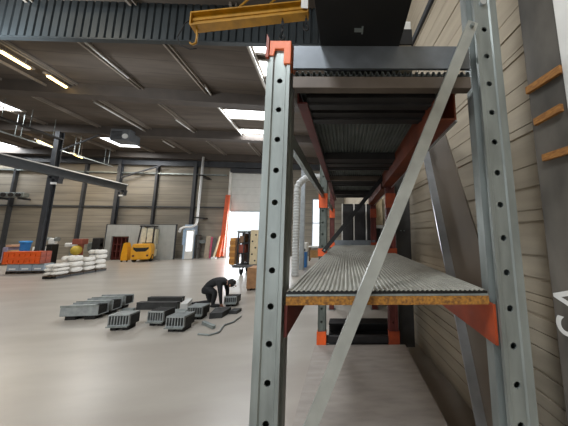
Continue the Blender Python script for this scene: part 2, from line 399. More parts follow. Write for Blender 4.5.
# longitudinal orange beams; the dark red and brown ones have shade painted in
def long_beam(x, ya, yb, z0, z1, m, lip=0):
    w = MB(); h = .024
    w.box(x-h, x+h, ya, yb, z0, z1)
    s_ = 1 if x < .2 else -1
    w.box(x-h-.004 if s_ > 0 else x+h-.012, x-h+.012 if s_ > 0 else x+h+.004, ya, yb, z0-.006, z0+.012)
    return w.build('side_beam', m, rack, .003)
for ya, yb in ((Y1+.115, Y2), (Y2+.115, Y3)):
    MB().box(-.290, -.276, ya-.095 if ya < 2 else ya, yb-.12, 1.148, 1.288).build('side_beam', dark_red, rack)
    MB().box(.680, .694, ya-.10, yb-.12, 1.112, 1.29).build('side_beam', orange_b, rack)
    w = MB(); w.box(-.283, -.225, ya, yb, 2.36, 2.37).box(-.283, -.273, ya, yb, 2.37, 2.44); w.build('side_beam', dark_red, rack)
    w = MB(); w.box(.50, .63, ya, yb, 2.262, 2.272).box(.50, .51, ya, yb, 2.272, 2.44).box(.62, .63, ya, yb, 2.272, 2.44); w.build('side_beam', mat('shaded_orange_beam', '6a3018', .55, .1, .25, 6), rack)
    if ya < 2:
        for x in (-.36, .60): long_beam(x, ya+.02, yb-.03, .08, .188, orange_b)
    MB().box(-.345, -.312, ya, yb, 2.115, 2.20).build('guide_rail', galv_dull, rack)
    MB().box(.622, .634, ya, yb, 2.250, 2.262).build('edge_highlight', bright_edge, rack)  # bright strip stands for the highlight on the beam's lower edge
# end beams, chipboard, ribbed sheets
def ribbed(x0, x1, ya, yb, z, pitch, hgt, name, m, thick=.0015):
    w = MB(); pr = []; x = x0
    while x < x1-pitch+1e-6:
        pr += [(x, 0), (x+pitch*.3, 0), (x+pitch*.45, hgt), (x+pitch*.8, hgt)]; x += pitch
    pr.append((x, 0))
    rows = []
    for yy in (ya, yb):
        rows.append(([w.v((a, yy, z+b)) for a, b in pr], [w.v((a, yy, z+b-thick)) for a, b in pr]))
    n_ = len(pr)
    for k in range(n_-1):
        w.f([rows[0][0][k], rows[0][0][k+1], rows[1][0][k+1], rows[1][0][k]]); w.f([rows[0][1][k], rows[0][1][k+1], rows[1][1][k+1], rows[1][1][k]])
        for r_ in rows: w.f([r_[0][k], r_[0][k+1], r_[1][k+1], r_[1][k]])
    return w.build(name, m, rack)
dx0, dx1 = -.278, .655
for bay, (ya, yb) in enumerate(((Y1, Y2+.05), (Y2+.06, Y3+.05))):
    w = MB().box(dx0, dx1, ya, yb, 1.295, 1.333); w.build('chipboard_panel', chip, rack)
    ribbed(dx0, dx1, ya+.004, yb, 1.356, .022, .0045, 'ribbed_shelf_sheet', deck_m)
    MB().box(dx0, dx1, ya+.001, yb, 1.334, 1.342).build('sheet_edge', galv, rack); MB().box(dx0, dx1, ya+.006, yb, 1.343, 1.353).build('gap_shade', black_steel, rack)  # black strip stands for the shade in the gap between the sheets
    # upper level
    MB().box(dx0, dx1, ya+.035, ya+.04, 2.437, 2.48).build('dark_backing', black_steel, rack)  # added dark plate that blacks out the rib openings
    MB().box(dx0, dx1, ya, ya+.045, 2.372, 2.437).build('end_beam', hatch, rack, .003)
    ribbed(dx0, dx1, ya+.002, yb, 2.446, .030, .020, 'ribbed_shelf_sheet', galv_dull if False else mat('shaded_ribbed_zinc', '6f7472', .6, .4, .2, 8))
    for c0, c1 in ((.085, .20), (.23, .36), (1.04, 1.30), (1.33, 1.40)):
        w = MB(); w.box(dx0+.06, .50, ya+c0, ya+c1, 2.375, 2.381).box(dx0+.06, .50, ya+c0, ya+c0+.006, 2.381, 2.443).box(dx0+.06, .50, ya+c1-.006, ya+c1, 2.381, 2.443).box(dx0+.06, .50, (ya*2+c0+c1)/2-.01, (ya*2+c0+c1)/2+.01, 2.362, 2.375); w.build('cross_beam', dark_steel, rack)
w = MB().box(dx0, dx1, Y1-.002, Y1+.012, 2.482, 2.612); w.box(dx0, dx1, Y1+.012, Y1+.10, 2.604, 2.612); w.build('toe_plate', plate_m, rack)
w = MB().box(dx0, dx1, Y3-.002, Y3+.012, 1.36, 1.47); w.build('toe_plate', plate_m, rack)
# lowest shelf
MB().box(-.402, .742, 1.11, Y2-.02, .192, .222).build('low_shelf_panel', rawply, rack, .002)
MB().box(-.296, .696, Y2+.02, Y2+.07, .22, .30).build('end_beam', dark_steel, rack)
MB().box(-.29, .69, Y2+.02, Y2+.07, .08, .19).build('end_beam', dark_steel, rack)

def rk(p): return Matrix.Rotation(-WY, 3, 'Z') @ Vector(p)
def rack_thing(name, label, cat, base, group=None):
    t = thing(name, label, cat, rk(base), -WY, group); BASES[t.name] = Vector(base); return t
# dark hollow section lying on top and overhanging towards the camera
t = rack_thing('steel_box_section', 'wide black steel box section lying on top of the rack and overhanging the front', 'steel section', (.07, 1.5, 2.613))
w = MB(); w.box(-.137, .283, .52, 2.6, 2.613, 2.62).box(-.137, -.130, .52, 2.6, 2.62, 2.95).box(.276, .283, .52, 2.6, 2.62, 2.95).box(-.13, .276, .52, 2.6, 2.943, 2.95)
w.build('shell', black_steel, t, .002)
w = MB().box(.04, .075, .885, .90, 2.606, 2.6128).box(.075, .083, .875, .91, 2.606, 2.6128); w.build('weld_plate', galv_dull, t)
t = rack_thing('packing_crate', 'small timber crate with dark band and pale lid on top of the rack', 'crate', (.37, 1.3, 2.613))
MB().box(.325, .41, 1.15, 1.40, 2.613, 2.79).build('crate_body', siding, t, .003); MB().box(.325, .415, 1.145, 1.405, 2.79, 2.90).build('band', black_steel, t, .003); MB().box(.33, .41, 1.15, 1.40, 2.90, 2.96).build('lid', white_paint, t, .003)
# far shelf contents
t = rack_thing('control_box', 'beige control box on a dark stand behind the rack, beside the wall', 'control box', (.76, 4.93, 0))
MB().box(.66, .86, 4.85, 5.0, 1.82, 2.45).build('box_body', beige_m, t, .006); MB().box(.66, .86, 4.84, 5.0, 1.74, 1.815).build('bottom_cover', white_plastic, t, .006)
MB().box(.69, .80, 4.88, 4.98, 0, 1.739).build('stand', dark_steel, t)
for z_ in (0, 1):
    t = rack_thing('steel_beam', ('lower' if z_ == 0 else 'upper') + ' dark steel beam of the pair stacked behind the far orange feet of the rack', 'beam', (.2, 3.2, .16*z_))
    w = MB(); za = .165*z_
    w.box(-.26, .64, 3.15, 3.33, za, za+.02).box(-.26, .64, 3.15, 3.33, za+.14, za+.16).box(-.26, .64, 3.23, 3.25, za+.02, za+.14); w.build('profile', black_steel, t)
# dark tall cabinets with pale edges behind the rack
for i, (xa, xb, lab) in enumerate(((-.12, .16, 'narrow dark tall cabinet behind the rack, farthest left of three'), (.17, .46, 'dark tall cabinet behind the rack, middle one of three'), (.47, .74, 'dark tall cabinet behind the rack, nearest the wall'))):
    t = rack_thing('tall_cabinet', lab, 'cabinet', ((xa+xb)/2, 5.3, 0), 'dark cabinets behind the rack')
    MB().box(xa, xb, 5.05, 5.45, .0, 2.35).build('carcass', black_steel, t, .004)
    MB().box(xa+.035, xb-.012, 5.035, 5.048, .08, 2.3).build('door', dark_steel, t, .002)
    MB().box(xa, xa+.03, 5.03, 5.049, .0, 2.35).build('edge_strip', white_paint, t)

# wall column with bolts and leaning channel between rack and wall
t = rack_thing('wall_column', 'narrow dark steel column with two bolts on the right wall beyond the leaning panel', 'column', (.91, 3.2, 0))
MB().box(.755, .98, 3.15, 3.28, 0, 6.7).build('column_body', mat('column_dark_grey', '3b3936', .6, .1, .2, 4), t)  # the column's own dark grey
w = MB()
for x in (.83, .88): w.cyl((x, 3.13, 1.66), (x, 3.15, 1.66), .010, 8)
build_each(w, 'bolt', galv, t)
# leaning channel: quad swept through the gap (bottom near, top far)
t = thing('leaning_panel', 'brown-grey steel panel with a bright folded edge leaning between rack and right wall', 'panel', (1.02, 1.25, 0))
Q = [at_x(u, v, 1.10) for u, v in ((424.5, 130), (443.5, 130), (559, 495), (502, 495))]
w = MB(); A = [w.v(q) for q in Q]; B_ = [w.v(q+Vector((.012, 0, 0))) for q in Q]
for k in range(4): w.f([A[k], A[(k+1) % 4], B_[(k+1) % 4], B_[k]])
w.f(A[::-1]); w.f(B_); w.build('sheet', leanp, t)
w = MB(); d = Vector((0, .012, 0)); fl = Vector((-.075, 0, 0))
A = [w.v(q) for q in (Q[0]+fl, Q[0]-Vector((.0005, 0, 0)), Q[3]-Vector((.0005, 0, 0)), Q[3]+fl)]; B_ = [w.v(v.co+d) for v in A]
for k in range(4): w.f([A[k], A[(k+1) % 4], B_[(k+1) % 4], B_[k]])
w.f(A[::-1]); w.f(B_); w.build('folded_edge', bright_edge, t)

# ------------------------------------------------------------------ hanging lifting beam
a, b = at_y(193, 22, 3.6), at_y(308, 9.5, 3.6)
mid = (a+b)/2
t = thing('lifting_beam', 'yellow crane lifting beam hanging in front of the ribbed fascia', 'lifting beam', mid)
w = MB(); dz = Vector((0, 0, .11)); w.bar(a+dz, b+dz, .16, .025); w.bar(a-dz*1.25, b-dz*1.25, .16, .03); w.bar(a, b, .02, .24); w.bar(a+dz*.2, b+dz*.2, .05, .05)
for k in (0, 1): c = a.lerp(b, k); w.bar(c-Vector((.01, 0, 0)), c+Vector((.01, 0, 0)), .15, .26)
w.build('beam', yellow, t)
def chain(p, q, r, name, m, par):
    w = MB(); p, q = Vector(p), Vector(q); n_ = max(3, int((q-p).length/.06))
    for k in range(n_):
        c = p.lerp(q, (k+.5)/n_); h = (q-p)/n_*.62
        w.bar(c-h, c+h, r*(2.6 if k % 2 else .8), r*(.8 if k % 2 else 2.6))
    return w.build(name, m, par)
for k, ln in ((.04, .0), (.77, .34), (.985, .2)):
    p = a.lerp(b, k)-Vector((0, 0, .14))
    if ln: chain(p, p-Vector((0, 0, ln)), .018, 'chain', black_steel, t)
    hk = MB(); base = p-Vector((0, 0, ln))
    pts = [base] + [base+Vector((.0, 0, -.05)), base+Vector((.01, 0, -.2)), base+Vector((.0, 0, -.30)), base+Vector((-.05, 0, -.34)), base+Vector((-.10, 0, -.31))]
    if k < .1: hk.tube(pts, .018, 8); hk.build('hook', yellow, t, smooth=True)
    else:
        hk.tube([base + Vector((0, 0, -.06)) + Vector((math.sin(q)*.05, 0, math.cos(q)*.06)) for q in [x*.5 for x in range(0, 11)]], .014, 8); hk.build('hook', black_steel, t, smooth=True)
p = a+Vector((.0, -.02, .05))
MB().tube([p, p+Vector((-.12, 0, -.12)), p+Vector((-.22, 0, -.40)), p+Vector((-.17, 0, -.56)), p+Vector((.0, 0, -.62)), p+Vector((.12, 0, -.60))], .009, 6).build('cable', rubber, t, smooth=True)
for k in (.33, .6):
    p = a.lerp(b, k)+Vector((0, 0, .12)); MB().tube([p, p+Vector((.25, 0, .3)), p+Vector((.9, .0, 1.1))], .016, 6).build('sling', yellow, t)
p = a.lerp(b, .97); MB().box(p.x-.06, p.x+.07, p.y-.10, p.y-.09, p.z-.08, p.z+.24).build('rating_plate', white_plastic, t)

# ------------------------------------------------------------------ roof lamps, trunking, heater, hoist rail
def batten(x, ya, yb, z, lit, label, dx=0.0):
    t = thing('batten_lamp', label, 'ceiling lamp', (x, (ya+yb)/2, z), 0, 'roof lamps')
    MB().bar((x, ya-.1, z+.05), (x+dx, yb+.1, z+.05), .09 if lit else .05, .06 if lit else .03).build('housing', purlin_m, t)
    MB().tube([(x, ya, z), (x+dx, yb, z)], .05 if lit else .028, 10).build('tube', lamp_warm if lit else white_plastic, t, smooth=True)  # lit tubes are thickened to stand for their glow
    w = MB()
    for k in (.15, .85): y = ya+(yb-ya)*k; w.cyl((x+dx*k, y, z+.07), (x+dx*k, y, ZD-.001), .008, 6)
    build_each(w, 'hanger', purlin_m, t)
for (u0, v0, u1, v1, z, lit, lab) in (
    (0, 51, 29, 68, 6.95, 1, 'glowing warm tube lamp at the upper left edge of the ceiling'),
    (48, 76, 66, 87, 6.95, 1, 'glowing warm tube lamp in line behind the brightest one at upper left'),
    (38, 141, 57, 149.5, 6.3, 1, 'glowing warm tube lamp low above the left columns'),
    (73, 154, 82, 157.5, 6.3, 1, 'small glowing warm tube lamp right of the left freestanding column'),
    (94, 102, 148, 133, 7.0, 0, 'long unlit white tube lamp in the middle of the ceiling'),
    (163, 141, 174, 147.5, 7.0, 0, 'short unlit tube lamp near the far wall'),
    (84, 41, 128, 78, 7.06, 0, 'long unlit tube lamp just behind the ribbed fascia at left'),
    (206, 88, 213, 98, 7.06, 0, 'short unlit tube lamp beside the front roof beam'),
    (176, 120, 201, 137.5, 7.06, 0, 'unlit tube lamp left of the bright skylights')):
    p, q = at_z(u0, v0, z), at_z(u1, v1, z); batten(p.x, p.y, q.y, z, lit, lab, q.x-p.x)
p, q = at_z(-8, 46, 6.99), at_z(84, 89, 6.99)
t = solo(MB().bar((-10.25, 5.2, 7.03), (-10.25, 8.1, 7.03), .05, .08), 'cable_trunking', purlin_m, 'grey trunking beside the glowing lamps at upper left', 'trunking')
# unit heater
p = at_y(112, 128, 11.1); q = at_y(130, 141, 11.1)
t = thing('unit_heater', 'dark grey unit heater hanging from the roof near the middle skylight', 'heater', ((p.x+q.x)/2, 11.35, q.z))
MB().box(p.x, q.x, 11.05, 11.65, q.z, p.z-.05).build('casing', mat('heater_grey', '6f7276', .5, .3, .1, 4), t, .02)
w = MB()
for k in range(6): z = q.z+.08+k*.07; w.box(p.x+.06, p.x+.55, 11.03, 11.05, z, z+.03)
w.build('louvre', dark_steel, t); MB().cyl((q.x-.2, 11.02, q.z+.22), (q.x-.2, 11.05, q.z+.22), .13, 16).build('fan_cover', white_plastic, t)
w = MB()
for x in (p.x+.1, q.x-.1): w.cyl((x, 11.35, p.z-.06), (x, 11.35, ZD), .012, 6)
build_each(w, 'hanger', dark_steel, t)
# hanging light rail
x = -13.99
t = thing('hanging_rail', 'thin pale rail hung on rods below the roof at left', 'rail', (x, 11.5, 5.97))
MB().box(x-.03, x+.03, 9.3, 14.6, 5.99, 6.04).build('rail', galv_dull, t)
for y in (9.6, 10.4, 12.6, 14.2):
    w = MB(); w.cyl((x-.12, y, 6.05), (x-.12, y, ZD-.001), .012, 6).cyl((x+.12, y, 6.05), (x+.12, y, ZD-.001), .012, 6).box(x-.14, x+.14, y-.02, y+.02, 6.04, 6.049); build_each(w, 'hanger_rod', galv_dull, t)
x = -13.2
t = thing('hanging_cable_tray', 'dark cable tray hung on rods left of the freestanding column top', 'cable tray', (x, 10.6, 6.2))
MB().box(x-.12, x+.12, 9.0, 11.2, 6.28, 6.34).build('tray', dark_steel, t)
w = MB()
for y in (9.3, 10.1, 10.9): w.cyl((x, y, 6.34), (x, y, ZD-.001), .01, 6)
build_each(w, 'hanger_rod', galv_dull, t)
# crane runway on freestanding columns at the left
t = thing('crane_runway', 'grey crane runway girder on brackets running towards the far wall at left', 'girder', (-13.4, 11, 4.7))
gx = -13.12
w = MB(); w.box(gx-.11, gx+.11, 5.5, 14.75, 4.78, 4.81).box(gx-.11, gx+.11, 5.5, 14.75, 4.42, 4.45).box(gx-.01, gx+.01, 5.5, 14.75, 4.45, 4.78)
w.build('girder', mat('girder_grey', '4e5154', .5, .2, .1, 4), t); MB().box(gx-.05, gx+.05, 5.5, 14.75, 4.81, 4.88).build('rail', white_paint, t)
for y in (11.3, 14.6):
    MB().box(gx-.30, gx+.12, y-.1, y+.1, 4.32, 4.418).build('bracket', col_m, t)
    MB().box(gx-.05, gx+.10, y-.09, y+.09, 4.10, 4.32).build('bracket', col_m, t)
    MB().box(gx-.14, gx+.08, y-.16, y-.11, 4.02, 4.12).build('lamp', white_plastic, t)
x = -13.40
t = thing('steel_column', 'dark freestanding steel column at left carrying the crane girder', 'column', (x, 11.3, 0))
w = MB(); w.box(x-.10, x+.10, 11.2, 11.215, .02, 6.74).box(x-.10, x+.10, 11.385, 11.4, .02, 6.74).box(x-.01, x+.01, 11.215, 11.385, .02, 6.74); w.build('column_profile', col_m, t)
MB().box(x-.2, x+.2, 11.1, 11.5, 0, .02).build('base_plate', col_m, t)
w = MB(); w.bar((x+.1, 11.3, 5.75), (x+1.7, 11.4, 6.74), .06, .05); w.build('brace', col_m, t)
xx = at_y(116, 195, YW-.3).x
solo(MB().bar((xx+.2, YW-.32, 5.4), (xx+2.6, YW-.32, 6.33), .09, .07), 'wall_brace', col_m, 'dark diagonal brace high on the far wall right of the column', 'brace')
# grey ventilation unit on brackets on the far wall at the left edge
p, q = at_y(-8, 192, 14.7), at_y(22, 199, 14.7)
t = thing('wall_ventilator', 'grey ventilation unit on the far wall at the left edge below the girder', 'ventilator', ((p.x+q.x)/2, 14.85, q.z))
MB().box(p.x, q.x, 14.7, 15.0, q.z+.12, p.z).build('casing', galv_dull, t, .04)
for k in range(4):
    xk = p.x+(q.x-p.x)*(.14+.24*k); MB().cyl((xk, 14.66, q.z+.26), (xk, 14.699, q.z+.26), .13, 14).build('fan_cover', dark_steel, t)
for xk in (p.x+.3, q.x-.3): MB().box(xk-.03, xk+.03, 14.75, YW, q.z, q.z+.119).build('bracket', col_m, t)

# ------------------------------------------------------------------ far wall furniture
# grey partition with dark red shelving recess
a, b = at_y(107.5, 225, 14.45), at_y(176, 225, 14.45)
zt = at_y(140, 224.7, 14.45).z
t = thing('partition_wall', 'grey panelled partition behind the forklift', 'partition', ((a.x+b.x)/2, 14.5, 0))
r0, r1, rz_ = at_y(111, 240, 14.45).x, at_y(128.5, 240, 14.45).x, at_y(120, 236.2, 14.45).z
w = MB(); w.box(a.x, r0, 14.45, 14.55, 0, zt).box(r1, b.x, 14.45, 14.55, 0, zt).box(r0, r1, 14.45, 14.55, rz_, zt); w.build('panel', grey_panel, t)
w = MB(); w.box(a.x-.05, a.x-.001, 14.44, 14.52, 0, zt).box(b.x+.001, b.x+.06, 14.44, 14.50, 0, zt); w.box(a.x-.05, b.x+.06, 14.44, 14.56, zt+.001, zt+.03); w.build('frame', col_m, t)
t = thing('shelf_unit', 'dark red shelf unit seen through the gap in the grey partition', 'shelf', ((r0+r1)/2, 14.75, 0))
w = MB()
for k in range(5): xk = r0+.02+(r1-r0-.08)*k/4; w.box(xk, xk+.05, 14.56, 14.9, 0, rz_-.05)
for k in range(4): z = .1+k*.42; w.box(r0+.02, r1-.02, 14.58, 14.9, z, z+.04)
w.build('frame', red_cloth, t); MB().box(r0+.02, r1-.02, 14.9, 14.93, 0, rz_-.05).build('back_panel', mat('very_dark_brown', '2a1512', .8), t)
MB().box(r0+.5, r0+.85, 14.57, 14.8, .14, 1.0).build('contents', black_steel, t, .02)
# electric pallet stacker, yellow
p = at_z(123, 262)
t = thing('pallet_stacker', 'small yellow pallet stacker standing beside the forklift', 'pallet stacker', (p.x, p.y, 0))
X, Y = p.x, p.y
w = MB(); w.prism([(-.34, .08), (.34, .08), (.34, .45), (.26, .95), (.1, 1.18), (-.2, 1.12), (-.34, .5)], (X, Y, 0), (1, 0, 0), (0, 0, 1), (0, .5, 0)); w.build('body', fork_yellow, t, .03)
MB().tube([(X-.05, Y+.2, 1.1), (X+.05, Y+.1, 1.42), (X+.25, Y, 1.45)], .03, 8).build('tiller', black_steel, t)
t.scale = (.5, .5, .95)
for sx in (-.28, .28): MB().cyl((X+sx-.04, Y+.12, .09), (X+sx+.04, Y+.12, .09), .09, 14).build('wheel', rubber, t)
MB().box(X-.42, X-.36, Y+.1, Y+.4, .1, 1.1).build('mast', dark_steel, t)
# forklift: counterweight towards camera, slightly right side visible
p = at_z(138, 262.3)
t = thing('forklift', 'yellow and cream forklift truck seen from behind', 'forklift', (p.x-.25, p.y+.85, 0), .36, frame=True); t.scale = (.76, .85, 1)
w = MB(); w.prism([(-.56, .28), (-.5, .14), (.5, .14), (.56, .28), (.58, .75), (.5, 1.05), (-.5, 1.05), (-.58, .75)], (0, -1.05, 0), (1, 0, 0), (0, 0, 1), (0, .75, 0)); w.build('counterweight', fork_yellow, t, .06)
w = MB(); w.prism([(-.44, .74), (-.26, .60), (.26, .60), (.44, .74), (.44, .86), (.3, .82), (-.3, .82), (-.44, .86)], (0, -1.065, 0), (1, 0, 0), (0, 0, 1), (0, .02, 0)); w.build('grille', black_steel, t)
for x0, x1 in ((-.36, -.06), (.0, .34)): MB().box(x0, x1, -.33, -.315, 1.1, 1.96).build('rear_window', mat('cab_cream_glass', 'd8d0b4', .3), t)
MB().box(-.54, .54, -.30, .75, .22, .66).build('chassis', cream, t, .04)
w = MB(); w.box(-.50, .50, -.34, .1, .66, .98); w.build('hood', cream, t, .04)
w = MB(); w.box(-.26, .26, -.22, .22, .98, 1.08).box(-.26, .26, -.30, -.2, 1.05, 1.45); w.build('seat', black_steel, t, .03)
for sx in (-1, 1):
    MB().tube([(sx*.44, -.50, 1.0), (sx*.40, -.30, 2.06)], .045, 8).build('guard_post', dark_steel, t)
    MB().tube([(sx*.48, .70, .66), (sx*.41, .42, 2.06)], .055, 8).build('guard_post', cream, t)
w = MB()
for k in range(6): w.box(-.42, .42, -.36+k*.16, -.29+k*.16, 2.06, 2.10)
w.box(-.45, -.39, -.40, .54, 2.05, 2.12).box(.39, .45, -.40, .54, 2.05, 2.12).box(-.45, .45, -.42, -.34, 2.05, 2.13); w.build('overhead_guard', dark_steel, t)
w = MB()
for sx in (-.3, .22): w.box(sx, sx+.09, .82, .95, .05, 2.02)
w.box(-.35, .35, .84, .92, 1.9, 2.0).box(-.35, .35, .84, .92, .9, .97); w.build('mast', cream, t)
for sx in (-.25, .16): MB().box(sx, sx+.1, 1.0, 2.0, .05, .09).build('fork', dark_steel, t)
w = MB(); w.box(-.4, .4, .96, 1.0, .05, .55); w.build('fork_carriage', dark_steel, t)
def wheel(par, x, y, r, wd):
    o = MB().cyl((x-wd/2, y, r), (x+wd/2, y, r), r, 20).build('wheel', rubber, par, .02)
    MB().cyl((x-wd/2-.01, y, r), (x+wd/2+.01, y, r), r*.5, 14).build('hub', fork_yellow, o)
for sx in (-.48, .48): wheel(t, sx, -.62, .23, .17); wheel(t, sx, .55, .29, .2)
for sx in (-.4, .4): MB().box(sx-.06, sx+.06, -1.07, -1.045, .32, .42).build('tail_lamp', dark_red, t)
w = MB(); w.tube([(0, .42, .98), (0, .34, 1.25)], .03, 8); w.tube([(math.cos(q)*.17, .32+math.sin(q)*.1, 1.27+math.sin(q)*.12) for q in [k*PI/6 for k in range(13)]], .018, 6); w.build('steering_wheel', black_steel, t)
MB().box(.47, .53, -.34, .40, 1.0, 1.9).build('side_screen', mat('cab_cream_glass', 'd8d0b4', .3), t)
# site office
a, b = at_y(177.5, 224.5, 14.55), at_y(193, 224.5, 14.55)
zt = at_y(185, 224.6, 14.55).z
t = thing('site_office', 'pale blue office booth with a bright glazed door beside the partition', 'booth', ((a.x+b.x)/2, 14.8, 0))
a.x = max(a.x, -9.20)
OFX = b.x
w = MB(); w.box(a.x, b.x, 14.55, 15.1, 0, zt); w.build('shell', blue_panel, t, .01)
d = MB().box(a.x+.14, a.x+.62, 14.52, 14.549, .02, zt-.35).build('door', white_paint, t)
MB().box(a.x+.2, a.x+.56, 14.51, 14.519, .5, zt-.45).build('pane', pane_m, d)
MB().box(b.x-.55, b.x-.08, 14.53, 14.549, .9, zt-.3).build('window', mat('booth_glass', '9db4cc', .15), t)
# ventilation pipe with elbow
p0, p1 = at_y(203.5, 157, 14.35), at_y(197, 221, 14.35)
pts = [p0, p1, p1+Vector((-.05, 0, -.25)), p1+Vector((-.3, 0, -.38)), p1+Vector((-.75, 0, -.40)), p1+Vector((-.95, 0, -.5)), p1+Vector((-1.02, 0, -.72))]
t = thing('ventilation_pipe', 'white ventilation pipe coming down the far wall and bending over the booth', 'pipe', p1)
MB().tube(pts, .072, 12).build('pipe', white_plastic, t, smooth=True)
w = MB()
for k in (.3, .95): c = p0.lerp(p1, k); w.box(c.x-.13, c.x+.13, c.y-.12, YW, c.z-.04, c.z+.04)
build_each(w, 'bracket', dark_steel, t)
# things leaning at the far wall between booth and door
t = thing('tool_rack', 'dark grey open shelf rack against the far wall right of the booth', 'rack', (-8.75, 15.0, 0))
a, b = max(at_y(193.8, 240, 15.0).x, b.x+.55 if False else OFX+.05), at_y(200.5, 240, 15.0).x
w = MB()
for x in (a, (a+b)/2, b-.05): w.box(x, x+.05, 14.85, 15.1, 0, 1.55)
for z in (.25, .6, .95, 1.3, 1.5): w.box(a, b, 14.85, 15.1, z, z+.04)
w.build('frame', mat('rack_grey', '6a6660', .6), t)
MB().box(a+.1, b-.15, 14.9, 15.08, .29, .5).build('storage_bin', dark_steel, t); MB().box(a+.6, b-.1, 14.9, 15.08, .99, 1.2).build('storage_bin', galv_dull, t)
def lean(u0, u1, v, name, m, label, cat, y=15.0, th=.05, tilt=.12):
    a, b = at_y(u0, v, y), at_y(u1, v, y); h = a.z
    w = MB(); w.prism([(0, 0), (th, 0), (th+tilt, h), (tilt, h)], (a.x, y-.15, 0), (0, 1, 0), (0, 0, 1), (b.x-a.x, 0, 0))
    return solo(w, name, m, label, cat)
lean(206.6, 211.2, 236, 'board', mat('tan_board', 'ab9c88', .8), 'wide tan board leaning against the far wall', 'board')
lean(211.6, 213, 237, 'board', mat('pink_strip', 'c65a78', .7), 'narrow pink board leaning beside the wide tan board', 'board')
lean(213.4, 216.5, 238, 'board', mat('slate_board', '5e5a58', .8), 'dark grey board leaning beside the pink strip', 'board')
p0, p1 = at_y(215, 257.5, 14.9), at_y(220, 236, 14.9)
solo(MB().bar((p0.x, 14.7, .06), (p1.x, 14.95, p1.z), .1, .1), 'timber_post', beige_m, 'cream timber post leaning diagonally near the orange beam', 'post')
p0, p1 = at_y(219.5, 257.5, 14.6), at_y(222.5, 234, 14.6)
solo(MB().bar((p0.x, 14.4, .12), (p1.x, 14.7, p1.z), .22, .12), 'rack_beam', orange, 'short orange beam leaning beside the tall orange beam', 'beam')
p0, p1 = at_y(222.5, 257, 14.8), at_y(227.8, 195, 14.8)
solo(MB().bar((p0.x, 14.62, .15), (p1.x, 14.85, p1.z), .26, .14), 'rack_beam', mat('tall_orange', 'cf5a34', .5), 'tall orange beam leaning upright next to the roller door', 'beam')
solo(MB().box(-7.35, -7.1, 14.35, 14.6, 0, .12), 'offcut', white_plastic, 'small white block on the floor in front of the leaning boards', 'block')

# ------------------------------------------------------------------ cart with boxes in the doorway
p0, p1 = at_y(232, 265, 8.7), at_y(262, 265, 8.7)
cxm = (p0.x+p1.x)/2
t = thing('platform_trolley', 'dark platform trolley loaded with boxes in front of the roller door', 'trolley', (cxm, 9.1, 0))
zc = p0.z-.02
MB().box(p0.x, p1.x, 8.7, 9.6, zc-.10, zc).build('platform', mat('trolley_grey', '4a4a4c', .5), t, .01)
for x in (p0.x+.32, p1.x-.3):
    for y in (8.8, 9.45):
        w = MB(); w.cyl((x-.04, y, .11), (x+.04, y, .11), .11, 16); o = w.build('wheel', rubber, t, .01)
        w = MB(); w.box(x-.07, x-.05, y-.05, y+.05, .08, zc-.10).box(x+.05, x+.07, y-.05, y+.05, .08, zc-.10); w.build('fork', dark_steel, o)
MB().tube([(p0.x-.001, 9.15, zc-.05), (p0.x-.25, 9.15, zc-.06)], .02, 8).build('drawbar', dark_steel, t)
def at10(u, v): return at_y(u, v, 8.9)
def crate(u0, u1, v0, v1, name, m, label, cat, zb, dep=.5, y=8.9, grp=None, slats=None):
    a, b = at_y(u0, v0, y), at_y(u1, v0, y); h = a.z
    t = thing(name, label, cat, ((a.x+b.x)/2, y+dep/2, zb), 0, grp)
    MB().box(a.x, b.x, y, y+dep, zb, h).build('box_body', m, t, .008)
    return t, a.x, b.x, h
t, xa, xb, h = crate(230.5, 235.8, 238, 262, 'wooden_crate', mat('orange_wood', 'c08a44', .7), 'light wooden crate at the left of the trolley load', 'crate', zc)
w = MB()
for k in range(4): z = zc+.08+k*.24; w.box(xa-.005, xb+.005, 8.88, 8.9, z, z+.15)
w.build('slat', wood, t)
a, b = at10(236.3, 232), at10(250, 232); a.x += .07
t = thing('mesh_cage', 'dark rack cage of brown and red goods on the trolley', 'cage', ((a.x+b.x)/2, 9.15, zc))
w = MB()
for x in (a.x, (a.x+b.x)/2, b.x-.04):
    for y in (8.9, 9.36): w.box(x, x+.04, y, y+.04, zc, a.z)
for z in (zc, zc+.42, zc+.84, a.z-.04): w.box(a.x, b.x, 8.9, 9.4, z, z+.035)
w.build('frame', dark_steel, t)
MB().box(a.x+.02, b.x-.02, 9.37, 9.39, zc+.04, a.z-.05).build('back_panel', mat('cage_brown', '5a4438', .8), t)
MB().box(a.x-.01, b.x, 8.85, 9.4, a.z+.001, a.z+.05).build('lid', galv_dull, t)
for k, (x0, x1, z0, z1, mm) in enumerate(((.06, .30, .46, .8, 'brick_red'), (.34, .6, .46, .74, 'dull_brown'), (.06, .26, .88, 1.15, 'dull_brown'), (.32, .6, .88, 1.2, 'brick_red'), (.1, .55, .04, .22, 'dull_white'))):
    m_ = mat(mm, {'brick_red': '8c4436', 'dull_brown': '7a5e48', 'dull_white': 'cfcac4'}[mm], .7)
    if zc+z1 < a.z-.05 and a.x+x1 < b.x: MB().box(a.x+x0, a.x+x1, 8.95, 9.32, zc+z0, zc+z1).build('goods', m_, t, .01)
t, xa, xb, h = crate(251, 258.5, 230, 262, 'tall_carton', beige_m, 'tall beige carton with dark holes at the right of the trolley load', 'carton', zc)
w = MB()
for k in range(5): w.cyl(((xa+xb)/2+.06*(-1)**k, 8.888, zc+.15+.26*k), ((xa+xb)/2+.06*(-1)**k, 8.9, zc+.15+.26*k), .035, 10)
w.build('hole', dark_steel, t)
a, b = at_z(246, 291), at_z(255, 292)
h = at_y(250, 268, a.y).z
t = thing('wooden_box', 'brown wooden box standing on the floor behind the near left post', 'box', ((a.x+b.x)/2, a.y+.25, 0))
